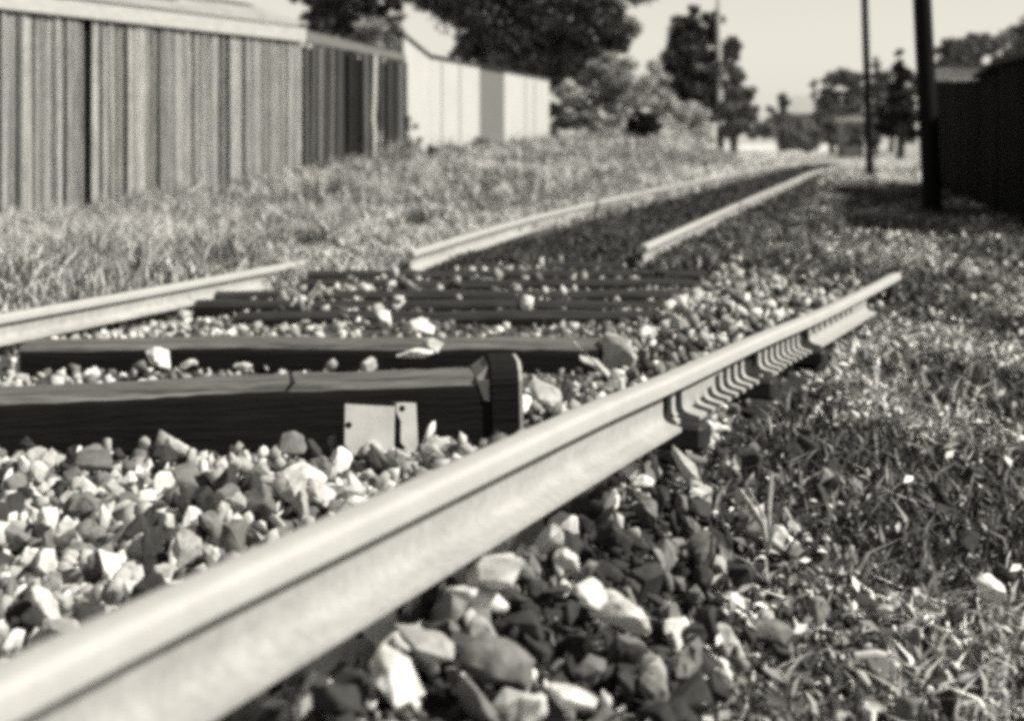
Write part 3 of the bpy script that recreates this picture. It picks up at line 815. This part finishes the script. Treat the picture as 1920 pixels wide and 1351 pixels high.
def strip(bm, y0a, y1a, y0b, y1b, out, th):
    pa0, pa1 = atY(0, y0a, a.y).z, atY(0, y1a, a.y).z
    pb0, pb1 = atY(0, y0b, b.y).z, atY(0, y1b, b.y).z
    A_, B_ = Vector((a.x, a.y, 0)) + nrm * out, Vector((b.x, b.y, 0)) + nrm * out + d * .05
    poly_prism(bm, [A_ + Vector((0, 0, pa1)), B_ + Vector((0, 0, pb1)), B_ + Vector((0, 0, pb0)), A_ + Vector((0, 0, pa0))], -nrm * th)
bm = bmesh.new(); strip(bm, -30, 10, 50, 79, .10, .045); bm_obj('fascia', bm, M['fascia'], root, None, True)
# roof: slopes up away from the track
bm = bmesh.new()
A_ = Vector((a.x, a.y, atY(0, -32, a.y).z)) + nrm * .16; B_ = Vector((b.x, b.y, atY(0, 47, b.y).z)) + nrm * .16 + d * .03
up = -nrm * 3.2 + Vector((0, 0, .92))
poly_prism(bm, [A_, B_, B_ + up, A_ + up], (0, 0, .04)); bm_obj('roof', bm, M['felt'], root, None, True)
bm = bmesh.new()
for t0, t1, f in ((.33, .62, .10), (.70, .99, .28)):
    q0 = A_.lerp(B_, t0) + up * f + Vector((0, 0, .043)); q1 = A_.lerp(B_, t1) + up * (f + .05) + Vector((0, 0, .043))
    poly_prism(bm, [q0, q1, q1 + up * .07, q0 + up * .04], (0, 0, .012))
bm_obj('roof_streak', bm, M['felt_dark'], root, None, True)  # two darker streaks laid along the roof
bm = bmesh.new()
e0 = Vector((b.x, b.y, -.5)) + d * .0; poly_prism(bm, [e0 - nrm * .1, e0 - nrm * 3.1, e0 - nrm * 3.1 + Vector((0, 0, 3.6)), e0 - nrm * .1 + Vector((0, 0, 2.95))], -d * .05)
bm_obj('end_wall', bm, M['darkboards'], root, None, True)

# dark gapped fence next to it
a2, b2 = atY(571, 0, 23.0), atY(757, 0, 27.0)
root = empty('board_fence', Vector(((a2.x + b2.x) / 2, (a2.y + b2.y) / 2, .1)))
tag(root, 'dark gapped board fence with a grey sloping top plank and a broken board', 'fence')
zt2 = lambda t: atY(0, 72 + 44 * t, a2.y + (b2.y - a2.y) * t).z
bm = board_run(a2, b2, lambda t: float(ground_z(a2.x + (b2.x - a2.x) * t, a2.y + (b2.y - a2.y) * t)) - .1, zt2, .08, .15, .02, .16, .025, 11, [(.02, .12), (.66, .2)], .03, .012, .05)
bm_obj('boards', bm, M['darkboards'], root, None, True)
d2 = (b2 - a2); d2.z = 0; L2 = d2.length; d2.normalize(); n2 = Vector((d2.y, -d2.x, 0))
bm = bmesh.new()
z0, z1 = atY(0, 58, a2.y).z, atY(0, 103, b2.y).z
poly_prism(bm, [Vector((a2.x, a2.y, z0)) + n2 * .05, Vector((b2.x, b2.y, z1)) + n2 * .05, Vector((b2.x, b2.y, z1 - .13)) + n2 * .05, Vector((a2.x, a2.y, z0 - .20)) + n2 * .05], -n2 * .10)
bm_obj('top_plank', bm, M['greyboard'], root, None, True)
bm = bmesh.new()
zs = [.1, .62, .95, 1.3, 1.62, zt2(.6) - .02]
offs = [0, -.03, .02, -.07, -.02, .03]
c0 = Vector((a2.x, a2.y, 0)) + d2 * (.655 * L2) + n2 * .05
vsl = [[c0 + d2 * (o_ + s_) + Vector((0, 0, z_)) for s_ in (-.07, .07)] for z_, o_ in zip(zs, offs)]
for q0, q1 in zip(vsl, vsl[1:]): poly_prism(bm, [q0[0], q0[1], q1[1], q1[0]], -n2 * .022)
tag(bm_obj('broken_board', bm, M['fascia'], root, None, True), 'pale board with broken, jagged edges')
bm = bmesh.new(); wall_slab(bm, a2, b2, 0, (zt2(0) - .12, zt2(1) - .12), .12, .05); bm_obj('dark_backing', bm, M['interior'], root, None, True)  # near-black slab added behind the boards so the gaps read as shade
bm = bmesh.new()
for t in (.0, .5, 1.0):
    c = Vector((a2.x, a2.y, 0)) + d2 * L2 * t - n2 * .065; box(bm, (.09, .07, 2.0), (c.x, c.y, .70), (0, 0, math.atan2(d2.y, d2.x)))
bm_obj('posts', bm, M['tar'], root, None, True)

# white shed
e3, f3 = atY(806, 0, 29.0), atY(1030, 0, 42.0)
d3 = (f3 - e3); d3.z = 0; L3 = d3.length; d3.normalize(); n3 = Vector((d3.y, -d3.x, 0))
root = empty('white_shed', Vector(((e3.x + f3.x) / 2, (e3.y + f3.y) / 2, .2)))
tag(root, 'white painted wooden shed with a thin dark roof and one bare grey panel', 'shed')
zA, zB = atY(0, 107, 29.0).z, atY(0, 150, 42.0).z
def side(bm, t0, t1, out=0.0):
    p0, p1 = e3.copy(), e3.copy()
    P0 = Vector((e3.x, e3.y, 0)) + d3 * L3 * t0 + n3 * out; P1 = Vector((e3.x, e3.y, 0)) + d3 * L3 * t1 + n3 * out
    za, zb_ = zA + (zB - zA) * t0, zA + (zB - zA) * t1
    poly_prism(bm, [P0 + Vector((0, 0, -.2)), P1 + Vector((0, 0, -.2)), P1 + Vector((0, 0, zb_)), P0 + Vector((0, 0, za))], -n3 * .08)
def tpx(px):      # photo column to position along that wall
    k = (px - 960) / F
    return (k * e3.y - e3.x) / (d3.x - k * d3.y) / L3
T1, T2, T3, T4 = tpx(899), tpx(945), tpx(985), tpx(1002)
T0 = tpx(757)
gp = Vector((e3.x, e3.y, 0)) + d3 * L3 * T0
zpk = atY(0, 66, gp.y).z; zk = zA
bm = bmesh.new(); side(bm, .001, T1 - .001); side(bm, T2 + .001, 1)
poly_prism(bm, [gp + Vector((0, 0, -.2)), Vector((e3.x, e3.y, -.2)), Vector((e3.x, e3.y, zA)), gp + Vector((0, 0, zpk))], -n3 * .08)
bm_obj('side_wall', bm, M['white'], root, None, True)
bm = bmesh.new(); side(bm, T1, T2, -.02); bm_obj('grey_panel', bm, M['greyboard'], root, None, True)
bm = bmesh.new()
for t in (tpx(828), tpx(862), T3, T4): 
    P0 = Vector((e3.x, e3.y, 0)) + d3 * L3 * t + n3 * .012; box(bm, (.05, .03, zA + .1), (P0.x, P0.y, (zA - .1) / 2), (0, 0, math.atan2(d3.y, d3.x)))
bm_obj('battens', bm, M['fascia'], root, None, True)
# end wall, and a roof that falls away to the back
bm = bmesh.new()
bk = -n3 * 2.6
poly_prism(bm, [gp + Vector((0, 0, -.2)), gp + Vector((0, 0, zA - .12)), gp + bk + Vector((0, 0, zA - .7)), gp + bk + Vector((0, 0, -.2))], d3 * .08)
fe = Vector((f3.x, f3.y, 0))
poly_prism(bm, [fe + Vector((0, 0, -.2)), fe + Vector((0, 0, zB)), fe + bk + Vector((0, 0, zB - .5)), fe + bk + Vector((0, 0, -.2))], -d3 * .08)
poly_prism(bm, [gp + bk + Vector((0, 0, -.2)), fe + bk + Vector((0, 0, -.2)), fe + bk + Vector((0, 0, zB - .5)), gp + bk + Vector((0, 0, zA - .6))], n3 * .08)
bm_obj('end_wall', bm, M['white'], root, None, True)
bm = bmesh.new()
ek = Vector((e3.x, e3.y, zA)); o_ = n3 * .05; bk2 = -n3 * 2.8 + Vector((0, 0, -.45))
A0, A1, A2 = gp + Vector((0, 0, zpk)) + o_ - d3 * .05, ek + o_, fe + Vector((0, 0, zB)) + o_ + d3 * .12
poly_prism(bm, [A0, A1, A1 - n3 * .25, A0 - n3 * .25], (0, 0, .035))
poly_prism(bm, [A1 + Vector((0, 0, .002)), A2, A2 + bk2, A1 + bk2], (0, 0, .055))
bm_obj('roof', bm, M['felt_dark'], root, None, True)

# black boarded shed on the right
a4, b4 = Vector((5.42, 13.6, 0)), Vector((8.35, 26.2, 0))
d4 = (b4 - a4).normalized(); n4 = Vector((-d4.y, d4.x, 0))     # faces the track
L4 = (b4 - a4).length
def dark_boards(root, t0, t1, top, seed):
    bm = bmesh.new(); r_ = np.random.default_rng(seed); x = t0 * L4
    while x < t1 * L4 - .05:
        c = a4 + d4 * (x + .08) + n4 * (r_.random() * .02); z = top((x + .08) / L4)
        box(bm, (.155, .03, z + .6), (c.x, c.y, (z - .6) / 2), (0, 0, math.atan2(d4.y, d4.x))); x += .165
    bm_obj('boards', bm, M['black'], root, None, True)
    bm = bmesh.new()
    ba, bb = a4 + d4 * L4 * t0 - n4 * .05, a4 + d4 * L4 * t1 - n4 * .05
    poly_prism(bm, [ba + Vector((0, 0, -.6)), bb + Vector((0, 0, -.6)), bb + Vector((0, 0, top(t1) - .03)), ba + Vector((0, 0, top(t0) - .03))], -n4 * .05)
    return bm, ba, bb
zt4 = lambda t: 1.70 + .32 * t if t < .25 else 1.78 - .07 * (t - .25) / .17
root = empty('dark_shed', Vector((6.2, 16, -.1)))
tag(root, 'black board shed at the right edge, its side in deep shade', 'shed')
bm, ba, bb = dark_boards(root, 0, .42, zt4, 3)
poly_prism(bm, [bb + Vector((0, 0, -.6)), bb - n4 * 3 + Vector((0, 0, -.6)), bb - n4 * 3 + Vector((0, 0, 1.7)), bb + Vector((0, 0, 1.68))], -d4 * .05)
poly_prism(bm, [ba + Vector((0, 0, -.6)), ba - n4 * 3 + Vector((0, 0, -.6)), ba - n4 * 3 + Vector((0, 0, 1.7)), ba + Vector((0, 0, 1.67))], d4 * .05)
bm_obj('dark_backing_wall', bm, M['black'], root, None, True)
bm = bmesh.new()
R0, R1, R2 = (a4 + d4 * L4 * t + n4 * .12 + Vector((0, 0, z)) for t, z in ((-.02, 1.70), (.25, 1.785), (.425, 1.715)))
for q0, q1 in ((R0, R1), (R1, R2)): poly_prism(bm, [q0, q1, q1 - n4 * 3.3, q0 - n4 * 3.3], (0, 0, .06))
bm_obj('roof', bm, M['felt_dark'], root, None, True)
root = empty('dark_fence', Vector((7.5, 22.5, -.1)))
tag(root, 'black close-boarded fence running from the dark shed to the closer pole', 'fence')
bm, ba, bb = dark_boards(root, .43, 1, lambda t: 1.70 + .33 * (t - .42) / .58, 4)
bm_obj('dark_backing', bm, M['black'], root, None, True)
# building behind it: pale wall band under a dark eave
root = empty('pale_building', atY(1850, 270, 41) * Vector((1, 1, 0)))
tag(root, 'low building with a pale upper wall under a flat dark eave, behind the black shed', 'building')
w0, w1 = atY(1784, 155, 40), atY(2060, 155, 40); ze = atY(0, 126, 40.5).z
ca, sa = math.cos(R(10)), math.sin(R(10)); Lw = (w1.x - w0.x) / ca
def wl(x, y): return (w0.x + x * ca - y * sa, 40 + x * sa + y * ca)
bm = bmesh.new(); box(bm, (Lw, 1.6, ze + .3), (*wl(Lw / 2, .8), (ze - .3) / 2), (0, 0, R(10))); bm_obj('wall', bm, M['white'], root, None, True)
bm = bmesh.new(); box(bm, (Lw + .2, 1.9, .10), (*wl(Lw / 2, .8), ze + .056), (R(2), 0, R(10))); bm_obj('roof', bm, M['felt_dark'], root, None, True)

# far pale-roofed house and small hut
root = empty('far_house', atY(1510, 270, 170) * Vector((1, 1, 0)))
tag(root, 'distant house with a broad pale roof among the far trees', 'house')
q = atY(1482, 215, 170); q2 = atY(1540, 215, 170); zr0, zr1 = atY(0, 214, 170).z, atY(0, 180, 170).z
bm = bmesh.new(); poly_prism(bm, [Vector((q.x, 170, zr0)), Vector((q2.x, 170, zr0)), Vector((q2.x - .6, 174, zr1)), Vector((q.x + .6, 174, zr1))], (0, 0, .15)); bm_obj('roof', bm, M['felt'], root, None, True)
bm = bmesh.new(); box(bm, (q2.x - q.x - .5, 3.6, zr0 + .2), ((q.x + q2.x) / 2, 172.4, zr0 / 2 - .1)); bm_obj('wall', bm, M['greyboard'], root, None, True)
root = empty('hut', atY(1596, 270, 95) * Vector((1, 1, 0)))
tag(root, 'small distant hut with a pale flat roof left of the far utility pole', 'hut')
q = atY(1580, 230, 95); q2 = atY(1622, 230, 95)
bm = bmesh.new(); box(bm, (q2.x - q.x, 2.5, .28), ((q.x + q2.x) / 2, 96, atY(0, 224, 95).z)); bm_obj('roof', bm, M['fascia'], root, None, True)
bm = bmesh.new(); box(bm, (q2.x - q.x - .3, 2.2, atY(0, 229, 95).z + .3), ((q.x + q2.x) / 2, 96.1, (atY(0, 229, 95).z - .3) / 2)); bm_obj('wall', bm, M['greyboard'], root, None, True)

# ------------------------------------------------------------------ poles
def pole(px0, py0, px1, py1, Y, r0, r1, label, mt, name='utility_pole', htop=6.5, base=None):
    a, b = atY(px0, py0, Y), atY(px1, py1, Y)
    t = (htop - a.z) / (b.z - a.z); top = a + (b - a) * t
    g = float(ground_z(a.x, Y)); bot = a + (b - a) * ((g - .15 - a.z) / (b.z - a.z))
    e = empty(name, Vector((a.x, Y, g))); tag(e, label, 'pole')
    bm = bmesh.new(); n = 9
    tube(bm, [bot + (top - bot) * i / n for i in range(n + 1)], [r0 + (r1 - r0) * i / n for i in range(n + 1)], 14)
    bm_obj('shaft', bm, mt, e, 50, True)
    bm = bmesh.new(); tube(bm, [top, top + Vector((0, 0, .12))], [r1 * 1.02, .01], 14); bm_obj('cap', bm, M['dark_steel'], e, 50, True)
    if base:
        bm = bmesh.new(); h = base; tube(bm, [bot, bot + (top - bot).normalized() * h], [r0 * 1.45, r0 * 1.25], 14); bm_obj('tarred_base', bm, M['tar'], e, 50, True)
    return e
pole(1749, 405, 1729, 0, 16.7, .125, .100, 'thick black utility pole in front of the dark shed', M['tar'])
pole(1631, 318, 1621, 0, 36, .105, .085, 'slimmer black utility pole standing alone in the bleached meadow', M['tar'], htop=8)
pole(1351, 282, 1347, 0, 61.25, .13, .10, 'thin pale pole with a dark base beside the pointed tree', M['polewood'], htop=9, base=1.6)

# ------------------------------------------------------------------ trees and shrubs
def leafcloud(blobs, Y, n, size, seed, depth=.8, clumps=40, flat=0.0, base=None):
    r = np.random.default_rng(seed); P = []
    w_ = np.array([b[2] * b[3] for b in blobs], float); w_ /= w_.sum()
    for (px, py, rx, ry), wt in zip(blobs, w_):
        c = atY(px, py, Y); ax = np.array([rx * Y / F, rx * Y / F * depth, ry * Y / F])
        m = max(6, int(clumps * wt)); q = r.normal(size=(m, 3)); q /= np.linalg.norm(q, axis=1)[:, None]
        q = q * (r.random((m, 1)) ** .42) * .9
        cc = np.array(c) + q * ax
        k = max(4, int(n * wt / m)); rad = np.cbrt(ax.prod()) * (.22 + .30 * r.random(m))
        g = r.normal(size=(m, k, 3)); g /= np.linalg.norm(g, axis=2)[..., None]
        g = g * (r.random((m, k, 1)) ** .5)
        P.append((cc[:, None, :] + g * rad[:, None, None] * np.array([1.15, 1.15, .8])).reshape(-1, 3))
    P = np.concatenate(P); n = len(P)
    nr = r.normal(size=(n, 3)) + np.array([0, 0, .5]); nr /= np.linalg.norm(nr, axis=1)[:, None]
    a = np.cross(nr, r.normal(size=(n, 3))); a /= np.linalg.norm(a, axis=1)[:, None]; b = np.cross(nr, a)
    s = (size * (.6 + .8 * r.random(n)))[:, None]
    Q = np.stack([P - a * s * .5, P + b * s * .32, P + a * s * .5, P - b * s * .32], 1).reshape(-1, 3)
    o = (np.arange(n) * 4)[:, None]
    return Q, np.stack([o + [0, 1, 2], o + [0, 2, 3]], 1).reshape(-1, 3)
def tree(name, label, cat, Y, blobs, n, size, mt, seed, trunk_px=None, r0=.15, depth=.8, clumps=40, group=None, limbs=5, stem='trunk'):
    bx = trunk_px if trunk_px else sum(b[0] for b in blobs) / len(blobs)
    X = atY(bx, 0, Y).x; g = float(ground_z(X, Y))
    e = empty(name, Vector((X, Y, g))); tag(e, label, cat, group)
    Q, T = leafcloud(blobs, Y, n, size, seed, depth, clumps)
    k = Q[:, 2].reshape(-1, 4).min(1) > g - .05
    Q = Q.reshape(-1, 4, 3)[k].reshape(-1, 3); m = int(k.sum()); o = (np.arange(m) * 4)[:, None]
    T = np.stack([o + [0, 1, 2], o + [0, 2, 3]], 1).reshape(-1, 3)
    link('crown', np_mesh('crown', Q - np.array([X, Y, g]), T), mt, e)
    r = np.random.default_rng(seed + 1); bm = bmesh.new()
    tops = [atY(b[0], b[1], Y) - Vector((X, Y, g)) for b in sorted(blobs, key=lambda b: b[1])]
    tp = tops[0]; hh = tp.z
    tube(bm, [(0, 0, -.1), (tp.x * .1, 0, hh * .3), (tp.x * .5, 0, hh * .65), (tp.x, tp.y, hh)], [r0 * 1.2, r0, r0 * .6, r0 * .12], 8)
    for q in tops[1:1 + limbs]:
        f = .25 + .35 * r.random()
        sx = Vector((tp.x * f * .4, 0, hh * f)) 
        if q.z < sx.z: sx.z = max(.1, q.z * .6)
        tube(bm, [sx, sx.lerp(q, .5) + Vector((0, r.normal() * .2, .1)), q], [r0 * .45, r0 * .3, r0 * .08], 6)
    bm_obj(stem, bm, M['bark'], e, 60)
    return e
tree('tree', 'big dark spreading tree rising above the white shed', 'tree', 50,
     [(940, -20, 110, 110), (1050, 40, 110, 90), (1130, -10, 80, 110), (900, 60, 60, 60), (1000, 110, 110, 60), (1120, 100, 70, 50), (1010, -130, 170, 110), (860, -40, 50, 45), (1160, 75, 35, 50), (900, 0, 70, 80), (960, 70, 80, 70), (1060, 120, 60, 50), (1040, 190, 35, 60), (950, 120, 60, 30), (790, -18, 85, 30), (850, 5, 40, 45), (830, 30, 20, 30), (870, 100, 40, 18)],
     120000, .17, M['leaf_dark'], 31, 1010, .28, .7, 420)
tree('tree', 'dark leafy tree with sky showing through it, above the gapped fence', 'tree', 40,
     [(600, 0, 50, 60), (660, -20, 70, 60), (640, 55, 70, 28), (715, 10, 40, 40), (700, 75, 45, 25), (640, -110, 110, 60), (590, 50, 25, 40), (735, -50, 60, 45), (580, -10, 50, 60), (620, 30, 50, 40), (670, 60, 60, 25), (735, 40, 20, 45)],
     30000, .15, M['leaf_dark'], 32, 640, .2, .8, 130)
tree('tree', 'tall pointed dark tree left of the thin pale pole', 'tree', 62,
     [(1297, 26, 16, 20), (1290, 70, 42, 45), (1335, 55, 22, 40), (1275, 120, 45, 50), (1320, 120, 45, 55), (1285, 175, 50, 40), (1335, 185, 40, 45), (1350, 100, 20, 50), (1248, 160, 25, 35)],
     48000, .19, M['leaf_dark'], 33, 1300, .2, .8, 190)
tree('tree', 'smaller grey leafy tree right of the thin pale pole', 'tree', 58,
     [(1372, 100, 18, 40), (1385, 165, 28, 40), (1395, 215, 30, 40), (1370, 220, 30, 40), (1410, 240, 14, 25)],
     15000, .19, M['leaf_mid'], 34, 1376, .16, .8, 80)
tree('tree', 'thin grey leafy tree between the gapped fence and the round patch of sky', 'tree', 37,
     [(700, 60, 45, 30), (735, 75, 26, 24), (690, 95, 50, 20), (745, 45, 16, 22), (660, 90, 40, 20)], 7000, .12, M['leaf_grey'], 44, 705, .08, .8, 60)
tree('shrub', 'tall pale bush growing against the far end of the white shed', 'bush', 46,
     [(1080, 200, 50, 50), (1130, 160, 50, 45), (1120, 235, 60, 45), (1055, 245, 30, 35), (1170, 190, 40, 50), (1150, 120, 45, 38), (1190, 225, 30, 45)],
     16000, .14, M['leaf_grey'], 35, 1105, .08, .8, 70, stem='stems')
tree('shrub', 'pale bush between the pale tall bush and the pointed tree', 'bush', 52,
     [(1215, 175, 40, 35), (1265, 215, 45, 40), (1230, 145, 30, 30), (1300, 235, 35, 45), (1250, 270, 60, 30)],
     16000, .13, M['leaf_pale'], 36, 1240, .07, .8, 60, stem='stems')
tree('shrub', 'round black-looking bush standing out against bleached grass', 'bush', 41,
     [(1195, 240, 22, 30), (1220, 230, 22, 22), (1190, 258, 18, 16)], 7000, .10, M['leaf_needle'], 37, 1200, .06, .9, 60, stem='stems')
tree('shrub', 'low pale bush at the foot of the thin pale pole', 'bush', 48,
     [(1300, 265, 45, 25), (1260, 285, 45, 20), (1325, 275, 25, 18)], 5000, .15, M['leaf_pale'], 38, 1290, .05, .9, 40, stem='stems')
tree('shrub', 'small dark weed bush at the edge of the bank below the bleached grass', 'bush', 30,
     [(1055, 305, 22, 18), (1040, 298, 12, 14)], 900, .09, M['leaf_mid'], 39, 1050, .03, .9, 20, stem='stems')
tree('shrub', 'leafy weed growing in front of the white shed gable', 'bush', 27,
     [(775, 265, 16, 40), (800, 285, 26, 20), (765, 235, 10, 16)], 500, .09, M['leaf_mid'], 40, 778, .02, .9, 24, stem='stems')
tree('shrub', 'dark leafy weed in front of the bare grey panel of the white shed', 'bush', 31,
     [(905, 270, 18, 18), (930, 285, 26, 16), (880, 290, 26, 14)], 900, .10, M['leaf_mid'], 41, 905, .02, .9, 30, stem='stems')
G = 'trees beyond the end of the track'
tree('tree', 'pair of far treetops left of the distant pale roof', 'tree', 150, [(1447, 205, 10, 18), (1474, 196, 14, 22), (1462, 225, 30, 18)], 2600, .5, M['leaf_far_haze'], 51, 1462, .2, .9, 30, G)
tree('pine_tree', 'single far pine standing above the distant pale roof', 'tree', 185, [(1526, 158, 7, 9), (1527, 180, 4, 12), (1535, 195, 9, 10)], 900, .55, M['leaf_far_haze'], 52, 1527, .2, .9, 14, G)
tree('tree', 'broad far tree left of the far utility pole, higher of two', 'tree', 130, [(1560, 160, 26, 24), (1590, 148, 30, 24), (1605, 185, 24, 40), (1570, 200, 40, 35), (1545, 185, 20, 22)], 8000, .42, M['leaf_far_haze'], 53, 1575, .3, .8, 60, G)
tree('tree', 'rounded dark far tree in front of the broad one, above the hedge', 'tree', 115, [(1565, 245, 38, 34), (1545, 225, 25, 25), (1590, 260, 30, 22)], 6000, .36, M['leaf_far_haze'], 54, 1560, .25, .8, 50, G)
tree('hedge', 'long grey hedge closing the view at the end of the track', 'hedge', 110, [(1430, 255, 26, 22), (1470, 250, 36, 30), (1515, 255, 36, 30), (1445, 235, 25, 15)], 7000, .34, M['leaf_mid'], 55, 1470, .12, .8, 70, stem='stems')
tree('pine_tree', 'pointed dark conifer between the two utility poles', 'tree', 70, [(1685, 112, 9, 22), (1686, 150, 22, 32), (1688, 200, 34, 40), (1675, 235, 30, 30), (1703, 235, 26, 30), (1660, 215, 15, 20)], 8000, .26, M['leaf_needle'], 56, 1689, .2, .8, 60, 'conifers between the utility poles')
tree('pine_tree', 'slender conifer just right of the far utility pole', 'tree', 90, [(1642, 125, 7, 20), (1643, 160, 12, 26), (1645, 200, 17, 34)], 3000, .3, M['leaf_far_haze'], 57, 1643, .15, .8, 30, 'conifers between the utility poles')
tree('tree', 'hazy grey tree behind the two conifers', 'tree', 140, [(1665, 165, 40, 38), (1705, 160, 26, 34), (1640, 220, 30, 40), (1705, 225, 30, 40)], 7000, .45, M['leaf_far_haze'], 58, 1670, .25, .8, 60, G)
tree('tree', 'grey trees rising directly above the pale building', 'tree', 75, [(1800, 100, 46, 34), (1845, 88, 40, 30), (1775, 118, 28, 24)], 6000, .28, M['leaf_mid'], 59, 1810, .25, .8, 60, 'trees behind the pale building')
tree('tree', 'grey tree at the right edge above the black shed', 'tree', 80, [(1905, 85, 40, 40), (1955, 70, 50, 50), (1880, 110, 34, 24)], 6000, .28, M['leaf_mid'], 60, 1910, .25, .8, 60, 'trees behind the pale building')
tree('shrub', 'dark bush at the foot of the far utility pole', 'bush', 75, [(1615, 255, 20, 24), (1645, 262, 18, 18), (1600, 268, 18, 12)], 3000, .22, M['leaf_far_haze'], 61, 1615, .08, .8, 30, stem='stems')
